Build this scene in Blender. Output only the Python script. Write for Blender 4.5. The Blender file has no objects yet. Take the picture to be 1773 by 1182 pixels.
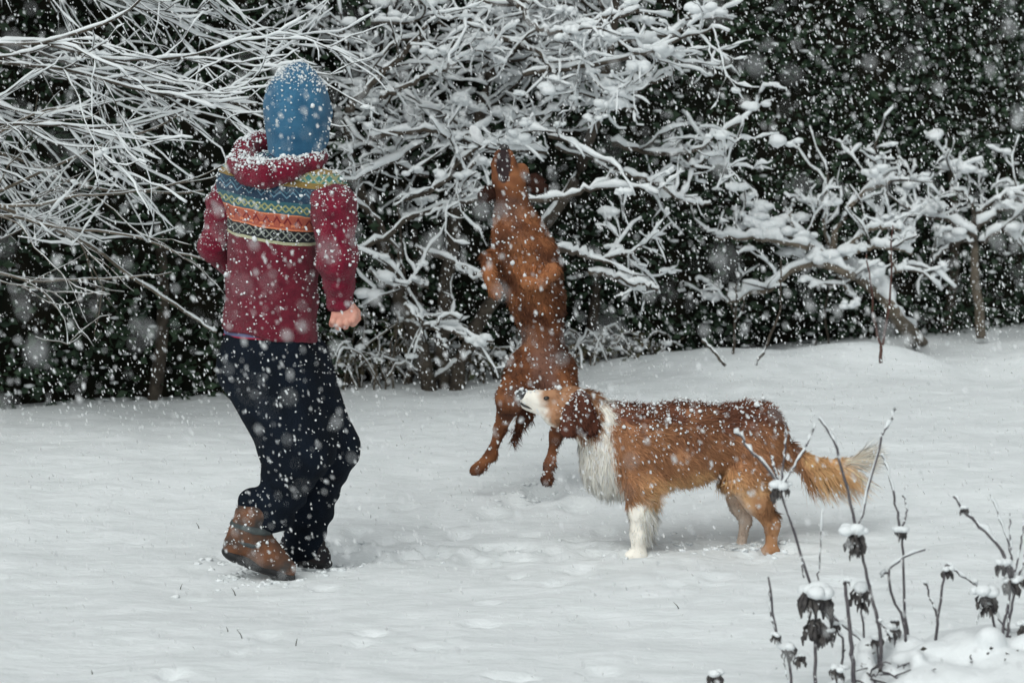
import bpy, math
import numpy as np
R = math.radians
rng = np.random.default_rng(11)

# ------------------------------------------------------------------ camera, sky, sun, exposure
SC = bpy.context.scene
COL = SC.collection
FPX, PITCH, CAMZ = 4762.0, math.atan(524.0 / 4762.0), 1.55
cam_d = bpy.data.cameras.new('camera'); cam = bpy.data.objects.new('camera', cam_d); COL.objects.link(cam)
cam.location = (0, 0, CAMZ); cam.rotation_euler = (math.pi / 2 - PITCH, 0, 0)
cam_d.sensor_width = 36; cam_d.lens = FPX * 36 / 1773; cam_d.clip_start = .1; cam_d.clip_end = 2000
cam_d.dof.use_dof = True; cam_d.dof.focus_distance = 8.45; cam_d.dof.aperture_fstop = 5.0
SC.camera = cam
SUN_EL, SUN_AZ = 48.0, 205.0          # azimuth measured clockwise from +Y
w = bpy.data.worlds.new('World'); SC.world = w; w.use_nodes = True
nt = w.node_tree; bg = nt.nodes['Background']
sky = nt.nodes.new('ShaderNodeTexSky'); sky.sky_type = 'NISHITA'; sky.sun_disc = False
sky.sun_elevation = R(SUN_EL); sky.sun_rotation = R(SUN_AZ); sky.dust_density = 3; sky.ozone_density = 1
hs = nt.nodes.new('ShaderNodeHueSaturation'); hs.inputs['Saturation'].default_value = .12
mx = nt.nodes.new('ShaderNodeMixRGB'); mx.blend_type = 'MULTIPLY'; mx.inputs[0].default_value = 1; mx.inputs[2].default_value = (.955, 1, .975, 1)   # the grey-green cast of a snow cloud
nt.links.new(sky.outputs[0], hs.inputs['Color']); nt.links.new(hs.outputs[0], mx.inputs[1]); nt.links.new(mx.outputs[0], bg.inputs[0])
bg.inputs[1].default_value = .1
sl = bpy.data.lights.new('sun', 'SUN'); sun = bpy.data.objects.new('sun', sl); COL.objects.link(sun)
sl.energy = .9; sl.angle = R(50); sl.color = (.98, .99, .96)
sun.rotation_euler = (R(90 - SUN_EL), 0, R(180 - SUN_AZ)); sun.location = (0, 0, 12)
vs = SC.view_settings
vs.view_transform = 'Standard'; vs.look = 'None'; vs.gamma = 1; vs.use_curve_mapping = False; vs.exposure = .25
SC.cycles.use_denoising = True
SC.cycles.max_bounces = 6; SC.cycles.diffuse_bounces = 3

# ------------------------------------------------------------------ helpers
CP, SP = math.cos(PITCH), math.sin(PITCH)
def at(px, py, Y):
    """world point seen at photo pixel (px, py) at world depth Y"""
    X = (px - 886.5) / FPX; U = -(py - 591.0) / FPX
    t = Y / (CP + U * SP)
    return np.array([t * X, Y, CAMZ + t * (-SP + U * CP)])
def project(P):
    d = P - np.array([0, 0, CAMZ])
    f = d[:, 1] * CP - d[:, 2] * SP; u = d[:, 1] * SP + d[:, 2] * CP
    return 886.5 + FPX * d[:, 0] / f, 591.0 - FPX * u / f
def noise(P, scale, seed, octaves=1):
    r = np.random.default_rng(seed); P = np.asarray(P, float); out = np.zeros(len(P)); amp = 1.; s = scale; tot = 0
    for o in range(octaves):
        acc = np.zeros(len(P))
        for k in range(7):
            d = r.normal(size=P.shape[1]); d /= np.linalg.norm(d); d *= r.uniform(.6, 1.5)
            q = P @ d * s * 2 * math.pi + r.uniform(0, 6.28)
            acc += np.sin(q + 1.3 * np.sin(P @ r.normal(size=P.shape[1]) * s * 3 + r.uniform(0, 6.28)))
        out += amp * acc / 3.2; tot += amp; amp *= .5; s *= 2.1
    return out / tot
def lin(*c):
    c = np.array(c, float) / 255
    return np.where(c <= .04045, c / 12.92, ((c + .055) / 1.055) ** 2.4)
def alb(r, g, b, k=1.4): return np.minimum(lin(r, g, b) * k, .88)

def mk_mesh(name, V, Q=None, T=None, col=None, smooth=True, nrm=None):
    me = bpy.data.meshes.new(name)
    V = np.asarray(V, np.float32)
    Q = np.zeros((0, 4), np.int32) if Q is None or len(Q) == 0 else np.asarray(Q, np.int32)
    T = np.zeros((0, 3), np.int32) if T is None or len(T) == 0 else np.asarray(T, np.int32)
    me.vertices.add(len(V)); me.vertices.foreach_set('co', V.ravel())
    L = np.concatenate([Q.ravel(), T.ravel()]); n = len(Q) + len(T)
    me.loops.add(len(L)); me.loops.foreach_set('vertex_index', L)
    ls = np.concatenate([np.arange(len(Q)) * 4, len(Q) * 4 + np.arange(len(T)) * 3])
    me.polygons.add(n); me.polygons.foreach_set('loop_start', ls.astype(np.int32))
    me.polygons.foreach_set('use_smooth', np.full(n, smooth))
    if col is not None:
        a = me.color_attributes.new('Col', 'FLOAT_COLOR', 'POINT')
        a.data.foreach_set('color', np.concatenate([col, np.ones((len(col), 1))], 1).astype(np.float32).ravel())
    if nrm is not None:
        a = me.attributes.new('Nrm', 'FLOAT_VECTOR', 'POINT'); a.data.foreach_set('vector', np.asarray(nrm, np.float32).ravel())
    me.update(calc_edges=True); me.validate()
    return me
def link(name, me, mat, parent=None, kind=None):
    o = bpy.data.objects.new(name, me); COL.objects.link(o)
    if mat is not None: me.materials.append(mat)
    if parent is not None: o.parent = parent; o.matrix_parent_inverse = parent.matrix_world.inverted()
    if kind: o['kind'] = kind
    return o
def thing(name, label, cat, loc, group=None):
    o = bpy.data.objects.new(name, None); COL.objects.link(o); o.empty_display_size = .05
    o.location = loc; o.matrix_world.translation = loc
    o['label'] = label; o['category'] = cat
    if group: o['group'] = group
    return o

class Acc:
    """collects tubes / blobs / quads into one mesh"""
    def __init__(s): s.V = []; s.Q = []; s.T = []; s.C = []; s.n = 0
    def add(s, V, Q=None, T=None, C=None):
        s.V.append(V)
        if Q is not None and len(Q): s.Q.append(np.asarray(Q) + s.n)
        if T is not None and len(T): s.T.append(np.asarray(T) + s.n)
        if C is not None: s.C.append(np.broadcast_to(C, (len(V), 3)))
        s.n += len(V)
    def tube(s, P, r, sides=5, C=None, squash=None):
        P = np.asarray(P, float); n = len(P); r = np.broadcast_to(np.asarray(r, float), (n,))
        t = np.gradient(P, axis=0); t /= np.linalg.norm(t, axis=1)[:, None] + 1e-9
        ref = np.where(np.abs(t[:, 2:3]) > .9, np.array([[1., 0, 0]]), np.array([[0, 0, 1.]]))
        u = np.cross(t, ref); u /= np.linalg.norm(u, axis=1)[:, None] + 1e-9; v = np.cross(u, t)
        a = np.arange(sides) / sides * 2 * math.pi
        ring = P[:, None] + r[:, None, None] * (np.cos(a)[None, :, None] * u[:, None] + np.sin(a)[None, :, None] * v[:, None])
        V = np.concatenate([ring.reshape(-1, 3), P[:1], P[-1:]])
        i = np.arange(n - 1)[:, None] * sides; j = np.arange(sides)[None]; j2 = (j + 1) % sides
        Q = np.stack([i + j, i + j2, i + sides + j2, i + sides + j], -1).reshape(-1, 4)
        k = np.arange(sides); k2 = (k + 1) % sides; b = (n - 1) * sides
        T = np.concatenate([np.stack([k2, k, np.full(sides, n * sides)], 1), np.stack([b + k, b + k2, np.full(sides, n * sides + 1)], 1)])
        s.add(V, Q, T, C)
    def blob(s, c, rad, seed=None, lump=.15, C=None):
        V, T = ICO1
        d = V * (1 + lump * rng.normal(size=(len(V), 1)))
        s.add(np.asarray(c) + d * np.asarray(rad), None, T, C)
    def build(s, name, mat, parent=None, kind=None, smooth=True):
        if not s.V: return None
        me = mk_mesh(name, np.concatenate(s.V), np.concatenate(s.Q) if s.Q else None, np.concatenate(s.T) if s.T else None,
                     np.concatenate(s.C) if s.C else None, smooth)
        return link(name, me, mat, parent, kind)
def ico(sub):
    g = (1 + 5 ** .5) / 2
    V = [(-1, g, 0), (1, g, 0), (-1, -g, 0), (1, -g, 0), (0, -1, g), (0, 1, g), (0, -1, -g), (0, 1, -g), (g, 0, -1), (g, 0, 1), (-g, 0, -1), (-g, 0, 1)]
    T = [(0, 11, 5), (0, 5, 1), (0, 1, 7), (0, 7, 10), (0, 10, 11), (1, 5, 9), (5, 11, 4), (11, 10, 2), (10, 7, 6), (7, 1, 8), (3, 9, 4), (3, 4, 2), (3, 2, 6), (3, 6, 8), (3, 8, 9), (4, 9, 5), (2, 4, 11), (6, 2, 10), (8, 6, 7), (9, 8, 1)]
    V = [np.array(v, float) / np.linalg.norm(v) for v in V]
    for _ in range(sub):
        mid = {}; T2 = []
        def m(a, b):
            k = (min(a, b), max(a, b))
            if k not in mid:
                p = V[a] + V[b]; V.append(p / np.linalg.norm(p)); mid[k] = len(V) - 1
            return mid[k]
        for a, b, c in T:
            x, y, z = m(a, b), m(b, c), m(c, a); T2 += [(a, x, z), (b, y, x), (c, z, y), (x, y, z)]
        T = T2
    return np.array(V), np.array(T)
ICO0 = ico(0); ICO1 = ico(1); ICO2 = ico(2)

class SDF:
    """smooth union of tapered capsules and ellipsoids"""
    def __init__(s): s.ops = []
    def cap(s, a, b, ra, rb, k=.02, n=None, sq=1.): s.ops.append(('c', np.array(a), np.array(b), ra, rb, k, n, sq)); return s
    def ell(s, c, r, k=.02, rot=0., yaw=0.): s.ops.append(('e', np.array(c), np.array(r, float), rot, yaw, k)); return s
    def sub(s, c, r, k=.02, rot=0.): s.ops.append(('s', np.array(c), np.array(r, float), rot, 0., k)); return s
    def chain(s, pts, rad, k=.02, n=None, sq=1.):
        for i in range(len(pts) - 1): s.cap(pts[i], pts[i + 1], rad[i], rad[i + 1], k, n, sq)
        return s
    def half(s, p, n, k=.01): s.ops.append(('h', np.array(p), np.array(n, float) / np.linalg.norm(n), k)); return s
    def disp(s, fn): s.ops.append(('d', fn)); return s
    def bounds(s):
        lo = np.full(3, 1e9); hi = -lo
        for o in s.ops:
            if o[0] == 'c':
                r = max(o[3], o[4])
                for p in (o[1], o[2]): lo = np.minimum(lo, p - r); hi = np.maximum(hi, p + r)
            if o[0] == 'e': r = o[2].max(); lo = np.minimum(lo, o[1] - r); hi = np.maximum(hi, o[1] + r)
        return lo - .03, hi + .03
    def __call__(s, P):
        d = np.full(len(P), 1e3)
        def smin(a, b, k):
            h = np.clip(.5 + .5 * (b - a) / k, 0, 1); return b + (a - b) * h - k * h * (1 - h)
        for o in s.ops:
            if o[0] == 'c':
                _, a, b, ra, rb, k, n, sq = o; ab = b - a; L = max(ab @ ab, 1e-9)
                t = np.clip((P - a) @ ab / L, 0, 1); wv = P - a - t[:, None] * ab
                if n is not None:
                    wv = wv + ((wv @ n) * (1 / sq - 1))[:, None] * n
                d = smin(d, np.sqrt((wv * wv).sum(1)) - (ra + (rb - ra) * t), k)
            elif o[0] in 'es':
                _, c, r, rot, yaw, k = o; q = P - c
                if yaw: cy, sy = math.cos(yaw), math.sin(yaw); q = np.stack([q[:, 0] * cy + q[:, 1] * sy, -q[:, 0] * sy + q[:, 1] * cy, q[:, 2]], 1)
                if rot: cr, sr = math.cos(rot), math.sin(rot); q = np.stack([q[:, 0] * cr + q[:, 2] * sr, q[:, 1], -q[:, 0] * sr + q[:, 2] * cr], 1)
                k0 = np.sqrt(((q / r) ** 2).sum(1)); k1 = np.sqrt(((q / r ** 2) ** 2).sum(1)) + 1e-9
                e = k0 * (k0 - 1) / k1
                d = smin(d, e, k) if o[0] == 'e' else -smin(-d, e, k)
            elif o[0] == 'h':
                d = -smin(-d, -((P - o[1]) @ o[2]), o[3])
            else: d = d + o[1](P)
        return d
    def mesh(s, res, lo=None, hi=None):
        if lo is None: lo, hi = s.bounds()
        nx, ny, nz = [int(math.ceil((hi[i] - lo[i]) / res)) + 1 for i in range(3)]
        ax = [lo[i] + res * np.arange(n) for i, n in enumerate((nx, ny, nz))]
        D = np.empty((nx, ny, nz))
        yz = np.stack(np.meshgrid(ax[1], ax[2], indexing='ij'), -1).reshape(-1, 2); blk = max(1, 200000 // len(yz))
        for i in range(0, nx, blk):
            xs = ax[0][i:i + blk]
            P = np.concatenate([np.repeat(xs, len(yz))[:, None], np.tile(yz, (len(xs), 1))], 1)
            D[i:i + blk] = s(P).reshape(len(xs), ny, nz)
        S = D < 0
        cnt = np.zeros((nx - 1, ny - 1, nz - 1), np.int16)
        sl_ = lambda a, o: a[o[0]:nx - 1 + o[0], o[1]:ny - 1 + o[1], o[2]:nz - 1 + o[2]]
        for o in np.ndindex(2, 2, 2): cnt += sl_(S, o)
        act = (cnt > 0) & (cnt < 8); I = np.argwhere(act); idx = -np.ones(act.shape, int); idx[act] = np.arange(len(I))
        acc = np.zeros((len(I), 3)); num = np.zeros(len(I))
        for o in np.ndindex(2, 2, 2):
            for ax_ in range(3):
                if o[ax_]: continue
                o2 = list(o); o2[ax_] = 1
                a = D[I[:, 0] + o[0], I[:, 1] + o[1], I[:, 2] + o[2]]; b = D[I[:, 0] + o2[0], I[:, 1] + o2[1], I[:, 2] + o2[2]]
                m = (a < 0) != (b < 0); t = np.where(m, a / np.where(m, a - b, 1), 0)
                p = np.tile(np.array(o, float), (len(I), 1)); p[:, ax_] += t
                acc += p * m[:, None]; num += m
        V = lo + res * (I + acc / num[:, None])
        Q = []
        for ax_ in range(3):
            sh = [slice(None)] * 3; sh2 = [slice(None)] * 3
            sh[ax_] = slice(0, -1); sh2[ax_] = slice(1, None)
            A, B = S[tuple(sh)], S[tuple(sh2)]
            E = np.argwhere(A != B); b1, b2 = (ax_ + 1) % 3, (ax_ + 2) % 3
            E = E[(E[:, b1] > 0) & (E[:, b2] > 0) & (E[:, b1] < (nx, ny, nz)[b1] - 1) & (E[:, b2] < (nx, ny, nz)[b2] - 1)]
            q = []
            for da, db in ((-1, -1), (0, -1), (0, 0), (-1, 0)):
                c = E.copy(); c[:, b1] += da; c[:, b2] += db; q.append(idx[c[:, 0], c[:, 1], c[:, 2]])
            q = np.stack(q, 1); fl = B[E[:, 0], E[:, 1], E[:, 2]]
            q[fl] = q[fl][:, ::-1]; Q.append(q)
        return V, np.concatenate(Q)

# --- materials
class N:
    """math-node expression"""
    def __init__(s, tree, sock): s.t = tree; s.s = sock
    def op(s, kind, *a, clamp=False):
        n = s.t.nodes.new('ShaderNodeMath'); n.operation = kind; n.use_clamp = clamp
        for i, x in enumerate((s,) + a):
            if isinstance(x, N): s.t.links.new(x.s, n.inputs[i])
            else: n.inputs[i].default_value = x
        return N(s.t, n.outputs[0])
    def __add__(s, o): return s.op('ADD', o)
    def __sub__(s, o): return s.op('SUBTRACT', o)
    def __mul__(s, o): return s.op('MULTIPLY', o)
    def gt(s, o): return s.op('GREATER_THAN', o)
    def lt(s, o): return s.op('LESS_THAN', o)
    def abs(s): return s.op('ABSOLUTE')
    def pp(s, o): return s.op('PINGPONG', o)
    def between(s, a, b): return s.gt(a) * s.lt(b)
def mat(name, color=(.5, .5, .5), rough=.7, spec=.3, attr=False, var=None, bump=None, sheen=0, sub=0, trans=0):
    m = bpy.data.materials.new(name); m.use_nodes = True; t = m.node_tree; b = t.nodes['Principled BSDF']
    b.inputs['Roughness'].default_value = rough; b.inputs['Specular IOR Level'].default_value = spec
    b.inputs['Base Color'].default_value = (*color, 1)
    if sheen: b.inputs['Sheen Weight'].default_value = sheen; b.inputs['Sheen Roughness'].default_value = .5
    if sub: b.inputs['Subsurface Weight'].default_value = sub; b.inputs['Subsurface Radius'].default_value = (.01, .01, .01)
    src = None
    tc = t.nodes.new('ShaderNodeTexCoord')
    if attr:
        a = t.nodes.new('ShaderNodeAttribute'); a.attribute_name = 'Col'; src = a.outputs['Color']
        t.links.new(src, b.inputs['Base Color'])
    if var:   # (scale, second colour, [detail])
        nz = t.nodes.new('ShaderNodeTexNoise'); nz.inputs['Scale'].default_value = var[0]; nz.inputs['Detail'].default_value = 5
        t.links.new(tc.outputs['Object'], nz.inputs['Vector'])
        cr = t.nodes.new('ShaderNodeValToRGB'); cr.color_ramp.elements[0].position = .35; cr.color_ramp.elements[1].position = .65
        cr.color_ramp.elements[0].color = (*color, 1); cr.color_ramp.elements[1].color = (*var[1], 1)
        t.links.new(nz.outputs['Fac'], cr.inputs[0]); t.links.new(cr.outputs[0], b.inputs['Base Color'])
    if bump:  # (scale, strength, distance, anisotropic mapping or None)
        nz = t.nodes.new('ShaderNodeTexNoise'); nz.inputs['Scale'].default_value = bump[0]; nz.inputs['Detail'].default_value = 6; nz.inputs['Roughness'].default_value = .6
        if len(bump) > 3:
            mp = t.nodes.new('ShaderNodeMapping'); mp.inputs['Scale'].default_value = bump[3]
            t.links.new(tc.outputs['Object'], mp.inputs[0]); t.links.new(mp.outputs[0], nz.inputs['Vector'])
        else: t.links.new(tc.outputs['Object'], nz.inputs['Vector'])
        bp = t.nodes.new('ShaderNodeBump'); bp.inputs['Strength'].default_value = bump[1]; bp.inputs['Distance'].default_value = bump[2]
        t.links.new(nz.outputs['Fac'], bp.inputs['Height']); t.links.new(bp.outputs[0], b.inputs['Normal'])
    return m
M = {}
M['snow'] = mat('snow', (.80, .83, .85), .75, .2, var=(9, (.75, .785, .80)), bump=(15, .36, .03, (.7, 1.25, 1)))
M['branch_snow'] = mat('branch_snow', (.78, .81, .83), .8, .15, bump=(60, .4, .01))
M['flake'] = mat('flake', (.86, .88, .9), .8, .1)
fm = M['flake']; ft = fm.node_tree; fd = ft.nodes.new('ShaderNodeBsdfDiffuse'); fl = ft.nodes.new('ShaderNodeBsdfTranslucent'); fx = ft.nodes.new('ShaderNodeMixShader')
fd.inputs[0].default_value = fl.inputs[0].default_value = (.88, .89, .90, 1); fx.inputs[0].default_value = .5
ft.links.new(fd.outputs[0], fx.inputs[1]); ft.links.new(fl.outputs[0], fx.inputs[2]); ft.links.new(fx.outputs[0], ft.nodes['Material Output'].inputs[0])
M['bark'] = mat('bark', (.045, .037, .03), .9, .2, var=(30, (.09, .075, .06)), bump=(80, .6, .01))
M['bark_pale'] = mat('bark_pale', (.10, .085, .065), .9, .2, var=(30, (.17, .14, .11)))
M['bark_red'] = mat('bark_red', (.07, .03, .025), .85, .2, var=(30, (.11, .06, .05)))
M['leaf'] = mat('leaf', attr=True, rough=.55, spec=.25)
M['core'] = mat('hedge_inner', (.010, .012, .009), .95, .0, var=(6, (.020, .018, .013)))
M['fur'] = mat('fur', attr=True, rough=.62, spec=.2)
ft = M['fur'].node_tree; an = ft.nodes.new('ShaderNodeAttribute'); an.attribute_name = 'Nrm'; ft.links.new(an.outputs['Vector'], ft.nodes['Principled BSDF'].inputs['Normal'])
tl = ft.nodes.new('ShaderNodeBsdfTranslucent'); ms = ft.nodes.new('ShaderNodeMixShader'); ms.inputs[0].default_value = .3
ca = ft.nodes.new('ShaderNodeAttribute'); ca.attribute_name = 'Col'; ft.links.new(ca.outputs['Color'], tl.inputs[0])
ft.links.new(ft.nodes['Principled BSDF'].outputs[0], ms.inputs[1]); ft.links.new(tl.outputs[0], ms.inputs[2]); ft.links.new(ms.outputs[0], ft.nodes['Material Output'].inputs[0])
M['skin_under'] = mat('coat_skin', attr=True, rough=.8, spec=.15)
M['nose'] = mat('nose', (.02, .018, .018), .35, .5)
M['eye'] = mat('eye', (.015, .01, .008), .12, .6)
M['fleece'] = mat('red_fleece', tuple(alb(116, 18, 44, 1.35)), .95, .05, var=(40, tuple(alb(88, 12, 34, 1.35))), bump=(180, .9, .012), sheen=.2)
M['hat'] = mat('blue_fleece', tuple(alb(62, 108, 138, 1.1)), .95, .05, var=(14, tuple(alb(46, 88, 118, 1.1))), bump=(160, .6, .008), sheen=.15)
M['trousers'] = mat('navy_trousers', tuple(alb(18, 25, 35, 1.25)), .9, .1, var=(12, tuple(alb(12, 17, 24, 1.25))), bump=(120, .6, .01))
M['skin'] = mat('skin', tuple(alb(196, 150, 134, 1.15)), .55, .3, sub=.1, var=(40, tuple(alb(186, 126, 112, 1.15))))
M['shirt'] = mat('shirt', tuple(alb(92, 94, 122)), .8, .1)
M['shirt_red'] = mat('shirt_red', tuple(alb(130, 40, 60)), .8, .1)
M['leather'] = mat('boot_leather', tuple(alb(98, 62, 40)), .6, .3, var=(18, tuple(alb(48, 44, 42))), bump=(90, .5, .008))
M['boot_grey'] = mat('boot_grey', tuple(alb(70, 76, 76)), .7, .2, var=(30, tuple(alb(44, 48, 50))))
M['sole'] = mat('boot_sole', (.012, .012, .013), .6, .3)
M['boot_dark'] = mat('boot_dark', tuple(alb(30, 30, 36)), .7, .2, var=(26, tuple(alb(46, 40, 38))))
M['seed'] = mat('dry_seed', (.05, .047, .05), .9, .1, var=(60, (.12, .11, .105)))
M['stalk'] = mat('dry_stalk', (.075, .068, .08), .85, .2, var=(40, (.13, .12, .125)))

# ------------------------------------------------------------------ ground
def sst(a, b, x): t = np.clip((x - a) / (b - a), 0, 1); return t * t * (3 - 2 * t)
DENTS = []   # (x, y, rx, ry, depth)
def ground_z(x, y, detail=True):
    x = np.asarray(x, float); y = np.asarray(y, float)
    z = .085 * sst(8.3, 9.6, y)
    P = np.stack([x, y], -1).reshape(-1, 2)
    far = sst(30, 14, y)
    z = z + (noise(P, .35, 3) * .012 + noise(P, 1.1, 4) * .006).reshape(z.shape) * far
    # bank of drifted snow in front of the right-hand hedge
    yl = 11.9 + .13 * x
    bank = np.exp(-((y - yl) / .36) ** 2) * sst(.0, .5, x) * (.06 + .05 * noise(P, .75, 8).reshape(z.shape))
    z = z + bank
    if detail:
        z = z + (noise(P * np.array([1, 1.5]), 3.2, 5, 2) * .0035 + noise(P * np.array([1, 1.3]), 1.6, 15, 2) * .006).reshape(z.shape) * far
        for dx, dy, rx, ry, dp in DENTS:
            q = ((x - dx) / rx) ** 2 + ((y - dy) / ry) ** 2
            z = z - dp * np.exp(-q * q) + .18 * dp * np.exp(-((np.sqrt(q) - 1.45) / .35) ** 2)
    return z
def on_ground(px, py):
    """ground point seen at a pixel"""
    Y = 8.
    for _ in range(40):
        p = at(px, py, Y); z = float(ground_z(np.array([p[0]]), np.array([Y]), False)[0])
        Y *= (CAMZ - z) / (CAMZ - p[2])
    return np.array([at(px, py, Y)[0], Y, z])
for px, py, rx, ry, dp in [(600, 965, .10, .10, .035), (650, 972, .08, .07, .03), (735, 952, .05, .06, .03), (705, 965, .05, .06, .025), (795, 925, .05, .06, .02), (760, 958, .06, .05, .02),
                           (560, 978, .13, .10, .04), (400, 962, .07, .06, .02), (525, 968, .09, .1, .04),
                           (1105, 962, .06, .07, .035), (1180, 950, .10, .07, .03), (1220, 945, .07, .06, .03), (1280, 950, .06, .06, .03), (1342, 952, .06, .06, .03), (1390, 955, .08, .05, .02),
                           (945, 850, .08, .10, .04), (900, 868, .07, .07, .02), (1000, 880, .06, .08, .02), (850, 890, .06, .06, .015),
                           (295, 1168, .035, .05, .02), (640, 1098, .05, .05, .02), (830, 1080, .06, .04, .015), (880, 1172, .08, .04, .03), (1040, 1165, .06, .05, .015), (840, 1045, .05, .03, .01),
                           (620, 1115, .03, .05, .012), (960, 1010, .05, .05, .012), (1010, 990, .05, .05, .012), (740, 1120, .05, .05, .012),
                           (1470, 1010, .1, .06, .015), (1240, 1000, .05, .05, .012), (700, 880, .05, .05, .012), (560, 1020, .05, .05, .012)]:
    g = on_ground(px, py); DENTS.append((g[0], g[1], rx * .8, ry * .9, dp))
dr0 = np.random.default_rng(77)
for k in range(95):      # trampled snow along the path of the game
    if k < 50: px, py = dr0.uniform(540, 1010), dr0.normal(960, 22)
    elif k < 75: px, py = dr0.uniform(1010, 1420), dr0.normal(958, 16)
    else: px, py = dr0.uniform(200, 1300), dr0.uniform(880, 1170)
    g = on_ground(px, py); DENTS.append((g[0], g[1], dr0.uniform(.02, .055), dr0.uniform(.025, .06), dr0.uniform(.005, .018) * (1 if k < 75 else .6)))
def axis(a, b, h, far, lo=None):
    c = list(np.arange(a, b + h / 2, h)); st = h; x = c[-1]
    while x < far: st *= 1.35; x += st; c.append(x)
    st = h; x = c[0]; pre = []
    while x > (lo if lo is not None else -far): st *= 1.35; x -= st; pre.append(x)
    return np.array(pre[::-1] + c)
gx = axis(-2.6, 3.0, .02, 600); gy = axis(5.2, 13.2, .022, 900, -60)
GX, GY = np.meshgrid(gx, gy, indexing='ij'); GZ = ground_z(GX, GY)
V = np.stack([GX, GY, GZ], -1).reshape(-1, 3); n0, n1 = GX.shape
i = (np.arange(n0 - 1)[:, None] * n1 + np.arange(n1 - 1)[None]).ravel()
o = link('snow_ground', mk_mesh('snow_ground', V, np.stack([i, i + n1, i + n1 + 1, i + 1], 1)), M['snow'], kind='structure')
o['label'] = 'snow covered lawn with shallow footprints'
gz1 = lambda x, y: float(ground_z(np.array([float(x)]), np.array([float(y)]))[0])

# ------------------------------------------------------------------ foliage hedge
def leaves(P, size, colA, colB, droop=.3, seed=1):
    """small pointed leaf at every point (two quads folded along the midrib)"""
    r = np.random.default_rng(seed); n = len(P)
    a = r.uniform(0, 6.283, n); d = np.stack([np.cos(a), np.sin(a), r.normal(-droop, .5, n)], 1); d /= np.linalg.norm(d, axis=1)[:, None]
    s = np.cross(d, r.normal(size=(n, 3))); s /= np.linalg.norm(s, axis=1)[:, None]
    L = (size * r.uniform(.6, 1.4, n))[:, None]; W = L * .32; nn = np.cross(d, s)
    V = np.stack([P, P + d * L * .5 + s * W + nn * W * .35, P + d * L, P + d * L * .5 - s * W + nn * W * .35], 1)
    t = r.uniform(0, 1, (n, 1)); C = np.repeat(colA * (1 - t) + colB * t, 4, 0)
    b = np.arange(n)[:, None] * 4
    return V.reshape(-1, 3), np.concatenate([b + np.array([[0, 1, 2]]), b + np.array([[0, 2, 3]])]), C
def hedge_y(x): return 12.1 + .72 * np.maximum(x, -2.5)    # foot of the hedge
hedge = thing('evergreen_hedge', 'tall dark evergreen hedge behind the snowy trees', 'hedge', (0, hedge_y(0) + .3, .08))
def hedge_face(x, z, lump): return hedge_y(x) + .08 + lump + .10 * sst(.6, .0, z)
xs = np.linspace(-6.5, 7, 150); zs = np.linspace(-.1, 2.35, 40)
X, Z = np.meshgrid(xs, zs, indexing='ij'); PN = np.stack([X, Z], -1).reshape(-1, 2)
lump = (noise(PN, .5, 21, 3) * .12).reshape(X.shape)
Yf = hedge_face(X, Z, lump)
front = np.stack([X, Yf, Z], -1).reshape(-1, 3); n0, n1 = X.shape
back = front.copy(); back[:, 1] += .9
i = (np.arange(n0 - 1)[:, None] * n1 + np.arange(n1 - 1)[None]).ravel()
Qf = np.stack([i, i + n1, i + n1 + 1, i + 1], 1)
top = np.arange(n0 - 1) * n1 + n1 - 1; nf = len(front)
link('dark_core', mk_mesh('dark_core', np.concatenate([front, back]), np.concatenate([Qf, Qf[:, ::-1] + nf, np.stack([top, top + n1, top + n1 + nf, top + nf], 1)])), M['core'], hedge)  # solid near-black sheet standing in for the hedge's shaded inside
n = 90000
x = rng.uniform(-6.2, 6.8, n); z = np.where(rng.random(n) < .75, rng.uniform(.05, 2.3, n), rng.uniform(2., 2.35, n))
lp = noise(np.stack([x, z], 1), .5, 21, 3) * .12
y = hedge_face(x, z, lp) - np.abs(rng.normal(0, .10, n)) - .01
keep = (noise(np.stack([x, z], 1), 1.6, 33, 2) + rng.normal(0, .5, n) > -.35) & (z > .06)
P = np.stack([x, y, z], 1)[keep]
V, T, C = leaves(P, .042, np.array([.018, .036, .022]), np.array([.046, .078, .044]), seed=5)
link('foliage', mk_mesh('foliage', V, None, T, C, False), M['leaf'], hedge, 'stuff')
# a light dusting of snow that lodged on some of its leaves
acc = Acc(); sel = P[rng.random(len(P)) < .035]
for p in sel[sel[:, 2] < 2.4]:
    V_, T_ = ICO0; s_ = rng.uniform(.006, .016); acc.add(p + V_ * np.array([s_ * 1.6, s_ * 1.3, s_ * .6]), None, T_)
acc.build('snow', M['branch_snow'], hedge, 'stuff')
for px, top_, Yo in ((1015, 330, .02), (470, 300, 0), (1650, 300, .05), (700, 420, .0), (250, 420, .03)):
    a = Acc(); g = on_ground(px, 640); X0 = g[0] * (hedge_y(g[0]) / g[1]); Y0 = hedge_y(X0) + .05 + Yo
    zt = at(px, top_, Y0)[2]; k = np.linspace(0, 1, 9)
    a.tube(np.stack([X0 + .05 * np.sin(k * 4), Y0 + .1 * k, .02 + (zt + .5) * k], 1), .03 - .014 * k, 7); a.build('trunk', M['bark'], hedge)

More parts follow.
